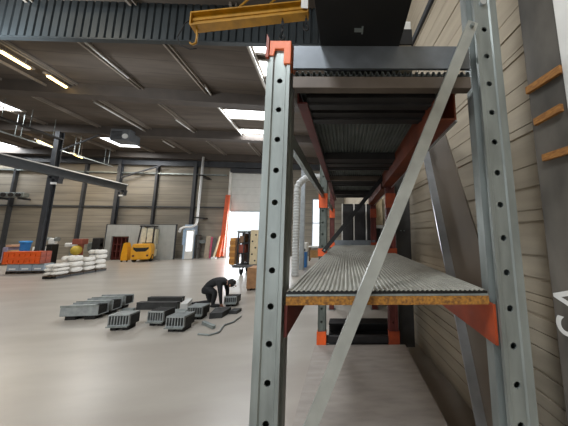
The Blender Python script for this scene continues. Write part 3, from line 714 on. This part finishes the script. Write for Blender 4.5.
MB().box(a.x, b.x+.15, a.y, a.y+.5, .06, h).build('box_body', mat('brown_box', '9c7450', .75, 0, .15, 10), t, .008)
for x in (a.x+.02, b.x+.05): MB().box(x, x+.08, a.y+.02, a.y+.48, 0, .06).build('runner', pallet_wood, t)

# ------------------------------------------------------------------ seen between the near left post and the rack
p = at_z(295, 276); hx_, hy = p.x, p.y
t = thing('extraction_hose', 'grey corrugated extraction hose rising and curving over behind the near post', 'hose', (hx_, hy, 0))
pts = []
top = at_y(297, 190, hy).z
n_ = 60
for k in range(n_): pts.append((hx_, hy, top*k/n_))
end = at_y(313, 177, hy)
for k in range(1, 13):
    q = PI/2*k/12; pts.append((hx_+(end.x-hx_)*(1-math.cos(q)), hy, top+(end.z-top)*math.sin(q)))
pts.append((end.x+.35, hy, end.z+.02))
rr = [.13+.012*(1 if k % 2 else -1) for k in range(len(pts))]
MB().tube(pts, rr, 14).build('hose', mat('hose_grey', 'b5b7b6', .55), t, smooth=False)
MB().cyl((end.x+.35, hy, end.z+.02), (end.x+.35, hy, ZD), .03, 8).build('hanger', galv_dull, t)
a, b = at_y(299.5, 240, 9.6), at_y(304, 240, 9.6)
zt = at_y(301, 192, 9.6).z
solo(MB().box(a.x, b.x, 9.6, 9.85, 0, zt+1.2), 'steel_post', mat('post_blue_grey', '9aa0a4', .5, .2), 'pale blue-grey square post beside the corrugated hose', 'post', bevel=.01)
p0, p1 = at_z(299, 263), at_z(308, 263)
yb_ = p0.y-1.6
a, b = at_y(299, 240, yb_), at_y(307.5, 240, yb_); zm_ = at_y(303, 252, yb_).z
t = thing('machine', 'small white and black machine on a blue base seen past the near post', 'machine', ((a.x+b.x)/2, yb_+.25, 0))
MB().box(a.x+.08, b.x-.02, yb_, yb_+.5, 0, zm_).build('base', blue_m, t, .02)
MB().box(a.x, b.x, yb_-.02, yb_+.5, zm_, a.z-.12).build('housing', white_plastic, t, .04)
w = MB(); w.box(a.x+.05, a.x+.2, yb_-.04, yb_-.021, zm_+.12, a.z-.2).cyl((b.x-.15, yb_-.05, zm_+.1), (b.x-.15, yb_-.021, zm_+.1), .07, 12); w.build('control_panel', black_steel, t)
MB().cyl((a.x+.12, yb_+.2, a.z-.12), (a.x+.12, yb_+.2, a.z+.25), .09, 12).build('container', cream, t)
a, b = at_y(308, 246.5, 12.5), at_y(323, 246.5, 12.5)
t = thing('workbench', 'wooden workbench near the far window beyond the rack', 'workbench', ((a.x+b.x)/2, 12.9, 0))
MB().box(a.x, b.x, 12.5, 13.3, a.z-.05, a.z).build('bench_top', white_paint, t)
for x in (a.x+.05, b.x-.13):
    for y in (12.55, 13.15): MB().box(x, x+.08, y, y+.08, 0, a.z-.05).build('leg', pallet_wood, t)
MB().box(a.x+.1, b.x-.1, 12.9, 13.1, .15, a.z-.25).build('drawer_unit', cardboard, t)

# ------------------------------------------------------------------ left group: orange beams on grey boxes, bags, clutter
p0, p1 = at_z(8, 274), at_z(40.5, 274)
yl = (p0.y+p1.y)/2; xa, xb = p0.x, p1.x
t = thing('wooden_pallet', 'dark wooden pallet under the grey boxes at far left', 'pallet', ((xa+xb)/2, yl+.15, 0))
w = MB()
for k in range(4): x = xa+(xb-xa-.14)*k/3; w.box(x, x+.14, yl, yl+.3, .02, .10)
w.build('block', black_steel, t); w = MB()
for k in range(3): y = yl+.10*k; w.box(xa, xb, y, y+.09, .10, .12)
w.box(xa, xb, yl, yl+.08, 0, .02).box(xa, xb, yl+.22, yl+.3, 0, .02); w.build('board', pallet_wood, t)
zb = at_y(25, 264, yl).z
for k in range(3):
    a = xa+(xb-xa)*k/3+.01; b = xa+(xb-xa)*(k+1)/3-.01
    t = thing('plastic_box', 'grey-blue plastic box under the orange beams, ' + ('left', 'middle', 'right')[k] + ' of three', 'box', ((a+b)/2, yl+.15, .121), 0, 'grey boxes on the pallet')
    MB().box(a, b, yl, yl+.3, .121, zb-.03).build('box_body', blue_grey, t, .01); MB().box(a-.005, b+.005, yl-.01, yl+.31, zb-.03, zb).build('rim', galv_dull, t)
    w = MB(); w.box(a+.1, b-.1, yl-.012, yl-.0005, zb-.22, zb-.17); w.build('handle', white_plastic, t)
za, zt2 = zb+.002, at_y(25, 251.5, yl).z
xo0, xo1 = at_y(4, 257, yl).x, at_y(41, 257, yl).x
hh = (zt2-za)/2
names = {0: 'front', 1: 'rear'}
for lv in range(2):
    for dp in range(2):
        y = yl-.02+dp*.175
        t = thing('orange_rack_beam', 'long orange slotted beam, %s one of the %s layer on the grey boxes' % (names[dp], ('bottom', 'top')[lv]), 'beam', ((xo0+xo1)/2, y, za+lv*hh), 0, 'orange beams stacked at left')
        w = MB(); z0 = za+lv*hh+.001; z1 = z0+hh-.004
        w.box(xo0, xo1, y, y+.15, z0, z0+.05).box(xo0, xo1, y, y+.15, z1-.08, z1).box(xo0, xo1, y+.04, y+.13, z0+.05, z1-.08)
        for k in range(7): x = xo0+(xo1-xo0-.16)*k/6; w.box(x, x+.16, y, y+.04, z0+.05, z1-.08)
        w.build('profile', orange, t)
        for x in (xo0-.02, xo1): MB().box(x, x+.02, y-.005, y+.155, z0, z1).build('end_plate', orange_b, t)
# bag stacks
def bag_mesh():
    w = MB(); nx, ny = 10, 10
    def P(i, j, s_):
        u, v = -1+2*i/nx, -1+2*j/ny
        e = max(0, 1-abs(u)**3.5)*max(0, 1-abs(v)**3.5)
        return (u*.2*(1-.10*v*v), v*.2*(1-.10*u*u), s_*.085*(e**.14)*(1+.10*math.sin(4.3*u+2*v)*math.cos(3.7*v-u))*.93)
    for s_ in (-1, 1):
        g = [[w.v(P(i, j, s_)) for j in range(ny+1)] for i in range(nx+1)]
        for i in range(nx):
            for j in range(ny): w.f([g[i][j], g[i+1][j], g[i+1][j+1], g[i][j+1]])
    bmesh.ops.remove_doubles(w.bm, verts=w.bm.verts, dist=.002)
    return w
bag0 = bag_mesh().build('cement_bag', bag_m, smooth=True); first = True
def pallet(xc, y, wd, dep, label):
    t = thing('wooden_pallet', label, 'pallet', (xc, y+dep/2, 0))
    w = MB()
    for k in range(3): x = xc-wd/2+(wd-.1)*k/2; w.box(x, x+.1, y, y+dep, .0, .085)
    build_each(w, 'runner', black_steel, t); w = MB()
    for k in range(4): yy = y+(dep-.09)*k/3; w.box(xc-wd/2, xc+wd/2, yy, yy+.09, .085, .105)
    w.build('board', pallet_wood, t)
bags = 0
for i, (u_r, vb, vt, nm) in enumerate(((70.5, 279, 264, 'nearest'), (83.5, 277, 255.5, 'second'), (95.5, 274.6, 257, 'third'), (107, 272, 249.5, 'farthest'))):
    y = 8.8+.45*i; wd = .44; xr = at_y(u_r, vb-6, y+.42).x; xc = xr-wd/2
    pallet(xc, y, wd, .42, 'low wooden pallet under the %s stack of white bags' % nm)
    zt_ = at_y(u_r-6, vt, y+.1).z; nl = max(3, round((zt_-.105)/.22)); step = (zt_-.105)/nl
    for l in range(nl):
        for c in (0, 1):
            wh = 'on top of' if l == nl-1 else ('at the bottom of' if l == 0 else 'in the middle of')
            o = bag0 if first else bag0.copy()
            if not first: COL.objects.link(o)
            first = False
            o.location = (xc+(-.113, .113)[c]+random.uniform(-.012, .012), y+.21+random.uniform(-.025, .025), .112+step*(l+.5)); o.rotation_euler = (random.uniform(-.05, .05), random.uniform(-.05, .05), random.uniform(-.06, .06))
            o.scale = (.51, 1.05, step/.190)
            tag(o, 'plump white woven bag %s the %s stack, %s side' % (wh, nm, ('left', 'right')[c]), 'bag', 'white bags %s the %s stack, %s side' % (wh, nm, ('left', 'right')[c]))
# wall-side clutter
def bx(u0, u1, v0, v1, y, dep=.5):
    a, b, c = at_y(u0, v0, y), at_y(u1, v0, y), at_y((u0+u1)/2, v1, y); return a.x, a.x+(b.x-a.x)*.72, max(0, c.z), a.z
a, b, z0, z1 = bx(20, 28, 241, 259, 12.6)
t = thing('wheelie_bin', 'blue plastic bin behind the orange beams', 'bin', ((a+b)/2, 12.9, 0))
MB().prism([(a+.08, .0), (b-.08, .0), (b, z1-.1), (a, z1-.1)], (0, 12.6, 0), (1, 0, 0), (0, 0, 1), (0, .25, 0)).build('bin_body', blue_m, t, .02)
MB().box(a-.03, b+.03, 12.57, 12.87, z1-.1, z1).build('lid', mat('bright_blue_lid', '3f8fd6', .45), t, .03)
a, b, z0, z1 = bx(32, 43.5, 247, 262, 12.4)
t = thing('white_machine', 'white machine with a dark opening behind the orange beams', 'machine', ((a+b)/2, 12.7, 0))
MB().box(a, b, 12.4, 12.7, 0, z1).build('housing', white_plastic, t, .04); MB().box(a+.2, b-.25, 12.385, 12.399, z1-.38, z1-.14).build('opening', black_steel, t)
a, b, z0, z1 = bx(46.5, 54, 244, 262, 12.2)
t = thing('tool_cabinet', 'dark tool cabinet with a pale machine on top, left of the bags', 'cabinet', ((a+b)/2, 12.5, 0))
MB().box(a, b, 12.2, 12.5, 0, z1-.02).build('carcass', black_steel, t, .02); w = MB()
for k in range(3): w.box(a+.05, b-.05, 12.185, 12.199, z1-.2-.28*k, z1-.17-.28*k)
w.build('drawer_front', dark_steel, t)
t = thing('bench_grinder', 'pale bench machine on top of the dark tool cabinet', 'machine', ((a+b)/2, 12.5, z1-.02))
w = MB(); w.box((a+b)/2-.15, (a+b)/2+.15, 12.25, 12.42, z1-.019, z1+.3); w.build('body', white_plastic, t, .05)
for sx in (-.18, .18): MB().cyl(((a+b)/2+sx-.04, 12.33, z1+.24), ((a+b)/2+sx+.04, 12.33, z1+.24), .11, 14).build('grinding_wheel', galv_dull, t)
a, b, z0, z1 = bx(1, 16, 245, 262, 12.8)
t = thing('goods_pallet', 'mixed goods in lilac and brown wrap behind the orange beams at left edge', 'goods', ((a+b)/2, 13.1, 0))
MB().box(a, b, 12.8, 13.4, 0, .14).build('pallet', pallet_wood, t)
MB().box(a+.05, a+(b-a)*.6, 12.82, 13.38, .14, z1-.12).build('wrapped_box', mat('lilac_wrap', '8f88a0', .6), t, .05); MB().box(a+(b-a)*.62, b-.02, 12.82, 13.38, .14, z1-.28).build('wrapped_box', cardboard, t, .02)
MB().box(a+(b-a)*.3, b-.1, 12.85, 13.3, z1-.11, z1).build('wrapped_box', mat('peach_board', 'c49a80', .7), t, .02)
a, b, z0, z1 = bx(74, 84, 238, 262, 12.6)
t = thing('drill_stand', 'rust red and yellow machine stand against the far wall behind the bags', 'machine', ((a+b)/2, 12.9, 0))
w = MB(); w.bar((a+.1, 12.9, 0), ((a+b)/2-.1, 12.9, z1-.1), .14, .14); w.bar((b-.4, 12.9, 0), ((a+b)/2-.1, 12.9, z1-.1), .12, .12); w.bar((a+.1, 12.9, .9), (b-.3, 12.9, .9), .1, .1); w.build('frame', mat('rust_red', '8a4a3a', .7), t)
MB().sphere((b-.3, 12.75, .75), (.22, .2, .26)).build('drum', mat('dull_yellow', 'b8a03c', .6), t, smooth=True)
MB().box((a+b)/2-.35, (a+b)/2+.1, 12.7, 13.05, z1-.35, z1-.05).build('motor', mat('rust_red', '8a4a3a', .7), t, .03)
a, b, z0, z1 = bx(91, 104, 238, 258, 13.6)
t = thing('lathe', 'dark grey workshop machine left of the partition', 'machine', ((a+b)/2, 13.8, 0))
MB().box(a, b, 13.6, 13.9, 0, z1-.75).build('base', mat('machine_grey', '6c7276', .5), t, .03)
MB().box(a+.05, a+.45, 13.62, 13.88, z1-.749, z1).build('headstock', dark_steel, t, .04); MB().box(b-.7, b-.05, 13.65, 13.85, z1-.749, z1-.25).build('tailstock', galv_dull, t, .04)
MB().cyl((a+.45, 13.75, z1-.4), (b-.7, 13.75, z1-.4), .09, 12).build('spindle', galv, t)
a, b, z0, z1 = bx(66, 71, 243, 262, 13.2)
t = thing('water_boiler', 'small white tank standing by the far wall above the bags', 'tank', ((a+b)/2, 13.4, 0))
MB().cyl(((a+b)/2, 13.4, .9), ((a+b)/2, 13.4, z1), .24, 16).build('tank', white_plastic, t, .04); MB().cyl(((a+b)/2, 13.4, 0), ((a+b)/2, 13.4, .9), .06, 8).build('stand', galv_dull, t)

# ------------------------------------------------------------------ grilles and casings being sorted on the floor
def casing(u0, v0, u1, dep, h, label, style, rz=-.02, top=None):
    a, b = at_z(u0, v0), at_z(u1, v0); L = (b-a).length; c = (a+b)/2
    t = thing('metal_casing' if style == 'plain' else 'grille_box', label, 'metal casing' if style == 'plain' else 'grille box', (c.x, c.y+dep/2, 0), rz, 'metal casings on the floor', frame=True)
    x, y, f0 = L/2, dep/2, .075
    if style == 'plain':
        w = MB(); w.box(-x, x, -y, -y+.012, f0, h).box(-x, x, y-.012, y, f0, h).box(-x, x-.12, -y+.012, y-.012, h-.05, h-.03).box(-x, -x+.012, -y+.012, y-.012, f0, h-.05)
        w.box(-x, x, -y, y, f0, f0+.012); w.build('shell', crate_m, t, .004)
        w = MB()
        for k in range(5): xx = x-.02-.03*k; w.box(xx-.006, xx, -y+.02, y-.02, f0+.012, h-.02)
        w.build('end_fin', crate_dark, t)
        MB().box(-x+.0, x, -y-.006, -y-.0005, h-.035, h+.004).build('front_lip', galv, t)
    else:
        w = MB(); w.box(-x+.02, x-.02, -y+.03, y-.02, f0, h-.04); w.build('core', crate_dark, t)
        w = MB(); nr = max(6, int(L/.045))
        for k in range(nr+1): xx = -x+.008+(2*x-.016)*k/nr; w.box(xx-.007, xx+.007, -y, -y+.03, f0+.02, h-.02)
        w.box(-x, x, -y, -y+.03, f0, f0+.02).box(-x, x, -y, -y+.03, h-.02, h); w.build('front_grille', crate_m, t)
        w = MB(); nr = max(4, int(dep/.05))
        for k in range(nr+1): yy = -y+.04+(2*y-.06)*k/nr; w.box(-x, x, yy-.012, yy+.012, h-.03, h-.004)
        w.box(-x, -x+.02, -y+.03, y, h-.03, h-.002).box(x-.02, x, -y+.03, y, h-.03, h-.002); w.build('top_grating', crate_m if top is None else top, t)
        w = MB(); w.box(-x, -x+.012, -y+.03, y, f0, h-.03).box(x-.012, x, -y+.03, y, f0, h-.03); build_each(w, 'side_plate', crate_dark, t)
        MB().box(-x, x, -y-.03, -y-.001, f0-.012, f0+.006).build('front_lip', galv, t)
    for s_ in (-1, 1):
        for yy in (-y+.03, y-.12): MB().box(s_*(x-.16)-.09, s_*(x-.16)+.09, yy, yy+.09, 0, f0-.001).build('foot_block', black_steel, t) if L > .5 else MB().box(s_*(x-.07)-.045, s_*(x-.07)+.045, yy, yy+.09, 0, f0-.001).build('foot_block', black_steel, t)
    return t
casing(60.5, 320.5, 95, .20, .27, 'grey metal casing with plain front, nearest of three in a row at left', 'plain')
casing(76.5, 315, 110, .20, .27, 'grey metal casing behind the nearest plain one, middle of three', 'plain')
casing(92, 309.5, 123, .20, .26, 'grey metal casing, rearmost of three in a row at left', 'plain')
casing(107.5, 331, 127, .20, .26, 'small grille box standing alone in front of the plain casings', 'grille')
casing(147, 326.5, 163.5, .24, .25, 'grille box left of the frontmost one, under long dark rails', 'grille', -.15, crate_dark)
casing(165.5, 332.5, 184, .24, .25, 'frontmost grille box in the middle pile', 'grille', -.12)
casing(187, 320, 202, .22, .24, 'grille box right behind the frontmost one, before the crouching person', 'grille', -.1)
casing(224, 307, 236, .22, .22, 'grille box at the crouching person\'s hands, right end of the pile', 'grille', -.05, crate_dark)
def rail_(u0, v0, u1, v1, h, wd, m, label, z=0):
    a, b = at_z(u0, v0), at_z(u1, v1); c = (a+b)/2
    t = thing('steel_rail', label, 'rail', (c.x, c.y, z))
    d = b-a
    w = MB(); w.bar(a+Vector((0, 0, z+h-.01)), b+Vector((0, 0, z+h-.01)), wd, .02); w.bar(a+Vector((0, -wd/2+.01, z+h/2-.01)), b+Vector((0, -wd/2+.01, z+h/2-.01)), .02, h-.02); w.bar(a+Vector((0, wd/2-.01, z+h/2-.01)), b+Vector((0, wd/2-.01, z+h/2-.01)), .02, h-.02)
    w.build('channel', m, t)
    w = MB()
    for k in (.04, .96): q = a.lerp(b, k); w.box(q.x-.02, q.x+.02, q.y-wd/2+.02, q.y+wd/2-.02, z+.001, z+h-.02)
    w.build('end_plate', galv_dull, t)
rail_(138, 309, 178, 309,   .15, .10, crate_dark, 'long dark steel rail on the floor, nearer of two behind the grille boxes')
rail_(149, 301.5, 183, 301.5, .11, .10, crate_dark, 'long dark steel rail on the floor, farther of two behind the grille boxes')
rail_(123, 311, 134, 310.6, .05, .07, galv_dull, 'thin pale strip lying on the floor right of the plain casings')
def plate(pts, z, th, m, name, label, cat):
    P = [at_z(u, v) for u, v in pts]; w = MB()
    A = [w.v(p+Vector((0, 0, z))) for p in P]; B = [w.v(p+Vector((0, 0, z+th))) for p in P]; n_ = len(P)
    for k in range(n_): w.f([A[k], A[(k+1) % n_], B[(k+1) % n_], B[k]])
    w.f(A[::-1]); w.f(B); return solo(w, name, m, label, cat)
plate([(180, 311), (187, 310.5), (192, 304.5), (186, 304.5)], 0, .14, mat('pale_sheet', 'b9b9b6', .6), 'sheet_stack', 'pale flat stack of sheets left of the crouching person', 'sheets')
plate([(209, 319), (222, 318), (231, 312), (216, 312)], 0, .10, crate_dark, 'steel_mat', 'low dark stack of gratings in front of the crouching person', 'gratings')
plate([(164, 316), (183, 316), (188, 312.5), (170, 312.5)], 0, .07, galv_dull, 'steel_mat', 'low grey stack of gratings between the grille boxes and the dark rails', 'gratings')
plate([(228.5, 314), (237, 314), (241.5, 311), (234, 311)], 0, .06, crate_dark, 'steel_mat', 'small low dark grating in front of the grille box at the person\'s hands', 'gratings')
MB_ = MB(); P = [at_z(u, v)+Vector((0, 0, .015)) for u, v in ((198, 335), (209, 336), (219, 333), (224, 326), (233, 323), (241, 317))]
solo(MB_.tube(P, .014, 6), 'packing_strap', galv_dull, 'bent pale strap curling on the floor right of the grille boxes', 'strap')
P = [at_z(u, v)+Vector((0, 0, .03)) for u, v in ((203, 324), (214, 329))]
solo(MB().bar(P[0], P[1], .05, .05), 'flat_bar', galv_dull, 'short pale steel bar lying slanted beside the strap', 'bar')

# ------------------------------------------------------------------ the crouching person (local +x = the way they face)
base = at_z(206.5, 307)
base.y += .04
prs = thing('person', 'person in dark work clothes kneeling and bending over to sort the metal parts', 'person', (base.x+.03, base.y, 0), 0, frame=True); prs.scale = (.86, .86, .86)
J = {'pel': (-.10, 0, .50, .145), 'sp1': (.02, 0, .585, .140), 'sp2': (.17, 0, .635, .150), 'chest': (.30, 0, .615, .150), 'neck': (.41, 0, .595, .065), 'head0': (.475, 0, .58, .085), 'head1': (.56, 0, .545, .092),
     'hL': (-.10, .09, .47, .105), 'kL': (-.03, .11, .075, .068), 'aL': (-.33, .12, .06, .045), 'tL': (-.42, .12, .03, .035),
     'hR': (-.09, -.09, .47, .105), 'kR': (.20, -.13, .385, .070), 'aR': (.15, -.13, .08, .048), 'tR': (.29, -.14, .035, .040),
     'sL': (.30, .17, .60, .075), 'eL': (.35, .20, .34, .050), 'wL': (.37, .15, .13, .034), 'mL': (.385, .14, .07, .034),
     'sR': (.31, -.17, .60, .075), 'eR': (.36, -.21, .35, .050), 'wR': (.37, -.17, .12, .034), 'mR': (.385, -.165, .06, .034)}
E_ = [('pel', 'sp1'), ('sp1', 'sp2'), ('sp2', 'chest'), ('chest', 'neck'), ('neck', 'head0'), ('head0', 'head1'), ('pel', 'hL'), ('hL', 'kL'), ('kL', 'aL'), ('aL', 'tL'), ('pel', 'hR'), ('hR', 'kR'), ('kR', 'aR'), ('aR', 'tR'),
      ('chest', 'sL'), ('sL', 'eL'), ('eL', 'wL'), ('wL', 'mL'), ('chest', 'sR'), ('sR', 'eR'), ('eR', 'wR'), ('wR', 'mR')]
keys = list(J)
for s_, sg in (('L', 1), ('R', -1)):
    m0 = Vector(J['m'+s_][:3])
    for k in range(4):
        o_ = Vector((.012*(k-1.5)*2*.6, sg*.0, 0)); ln = (.05, .06, .056, .044)[k]
        a1 = m0+Vector(((k-1.5)*.019, 0, -.012)); a2 = a1+Vector((.004, -sg*.012, -ln*.5)) ; a3 = a2+Vector((0, -sg*.024, -ln*.22))
        for nme, p, r_ in (('f%s%da' % (s_, k), a1, .0095), ('f%s%db' % (s_, k), a2, .009), ('f%s%dc' % (s_, k), a3, .0075)):
            J[nme] = (*p, r_)
        E_ += [('m'+s_, 'f%s%da' % (s_, k)), ('f%s%da' % (s_, k), 'f%s%db' % (s_, k)), ('f%s%db' % (s_, k), 'f%s%dc' % (s_, k))]
    a1 = m0+Vector((-.035, -sg*.02, .015)); a2 = a1+Vector((-.012, -sg*.012, -.03))
    J['t%sa' % s_] = (*a1, .0105); J['t%sb' % s_] = (*a2, .0085); E_ += [('m'+s_, 't%sa' % s_), ('t%sa' % s_, 't%sb' % s_)]
keys = list(J)
me = bpy.data.meshes.new('body'); me.from_pydata([J[k][:3] for k in keys], [(keys.index(a), keys.index(b)) for a, b in E_], [])
ob = bpy.data.objects.new('body_source', me); COL.objects.link(ob)
sk_ = ob.modifiers.new('skin', 'SKIN'); sk_.use_smooth_shade = True; sk_.branch_smoothing = .4
for i, k in enumerate(keys):
    sv = me.skin_vertices[0].data[i]; sv.radius = (J[k][3], J[k][3]); sv.use_root = (k == 'pel')
ob.modifiers.new('sub', 'SUBSURF').levels = 2
bpy.context.view_layer.update()
bm_ = bpy.data.meshes.new_from_object(ob.evaluated_get(bpy.context.evaluated_depsgraph_get())); bpy.data.objects.remove(ob)
zmin = min(v.co.z for v in bm_.vertices)
body = bpy.data.objects.new('body', bm_); COL.objects.link(body); body.parent = prs; body.location.z = -zmin+.001
bm_.materials.clear(); bm_.materials.append(cloth_black); bm_.materials.append(skin_m)
for p in bm_.polygons:
    c = p.center; p.use_smooth = True
    if c.x > .435 and c.z > .42: p.material_index = 1
    if c.z < .115 and c.x > .31 and abs(c.y) < .24: p.material_index = 1
zo = -zmin+.001
w = MB(); hd = Vector((.53, 0, .56+zo)); w.sphere(hd+Vector((-.012, 0, .018)), (.118, .090, .104)); o = w.build('hair', mat('dark_hair', '1c1815', .8), prs, smooth=True)
w = MB(); w.sphere(hd+Vector((.105, 0, -.065)), (.022, .016, .02)); w.build('nose', skin_m, prs, smooth=True)
for sg in (-1, 1):
    MB().sphere(hd+Vector((.095, sg*.034, -.03)), .011, 8, 6).build('eye', white_plastic, prs, smooth=True)
    MB().sphere(hd+Vector((-.005, sg*.090, -.03)), (.025, .014, .033), 10, 6).build('ear', skin_m, prs, smooth=True)
MB().sphere(hd+Vector((.062, 0, -.098)), (.012, .028, .008), 10, 6).build('mouth', mat('lips', '6e4038', .6), prs, smooth=True)
for (x, y, z, dx) in ((-.37, .12, .045, -.05), (.215, -.135, .045, .06)):
    MB().sphere((x, y, z+.006), (.135, .05, .046)).build('boot', rubber, prs, smooth=True)

# ------------------------------------------------------------------ light
wd_ = bpy.data.worlds.new('World'); S.world = wd_; wd_.use_nodes = True
bg = wd_.node_tree.nodes['Background']; bg.inputs['Color'].default_value = (.86, .93, 1.0, 1); bg.inputs['Strength'].default_value = 1.3
def area(name, loc, rot, sx, sy, power, color):
    l = bpy.data.lights.new(name, 'AREA'); l.shape = 'RECTANGLE'; l.size = sx; l.size_y = sy; l.energy = power; l.color = color
    o = bpy.data.objects.new(name, l); COL.objects.link(o); o.location = loc; o.rotation_euler = rot; return o
for i, (a, b, c, d) in enumerate(sk): area('skylight_glow', ((a+b)/2, (c+d)/2, (ZD if c > 4.6 else 9.0)-.08), (0, 0, 0), b-a, d-c, (80 if c > 4.6 else 135)*(b-a)*(d-c), (.92, .96, 1))  # stronger below the two added panes
area('door_daylight', ((DX0+DX1)/2, YW+.3, 1.7), (-PI/2, 0, 0), DX1-DX0, 3.0, 420, (.90, .95, 1))
area('gate_fill', (-5.75, YB-.3, 2.4), (PI/2, 0, 0), 6.4, 4.4, 200, (.92, .96, 1))  # added fill from behind the camera, through the unseen gate
for x, y, p in ((-9, 1.0, 120), (-16, 2.0, 160), (-16, 12.5, 150), (-12.6, 12.9, 80)): area('hall_lamp', (x, y, 8.8 if y < 4 else 6.6), (0, 0, 0), 1.4, .5, p, (1, .84, .62))
l_ = area('fascia_fill', (-7.6, 4.2, 5.55), (math.radians(118), 0, -.35), .6, .2, 130, (.88, .95, 1))  # added unseen light, brightens the lower left of the fascia
vs = S.view_settings; vs.view_transform = 'Standard'; vs.look = 'None'; vs.gamma = 1; vs.use_curve_mapping = False; vs.exposure = 0.0
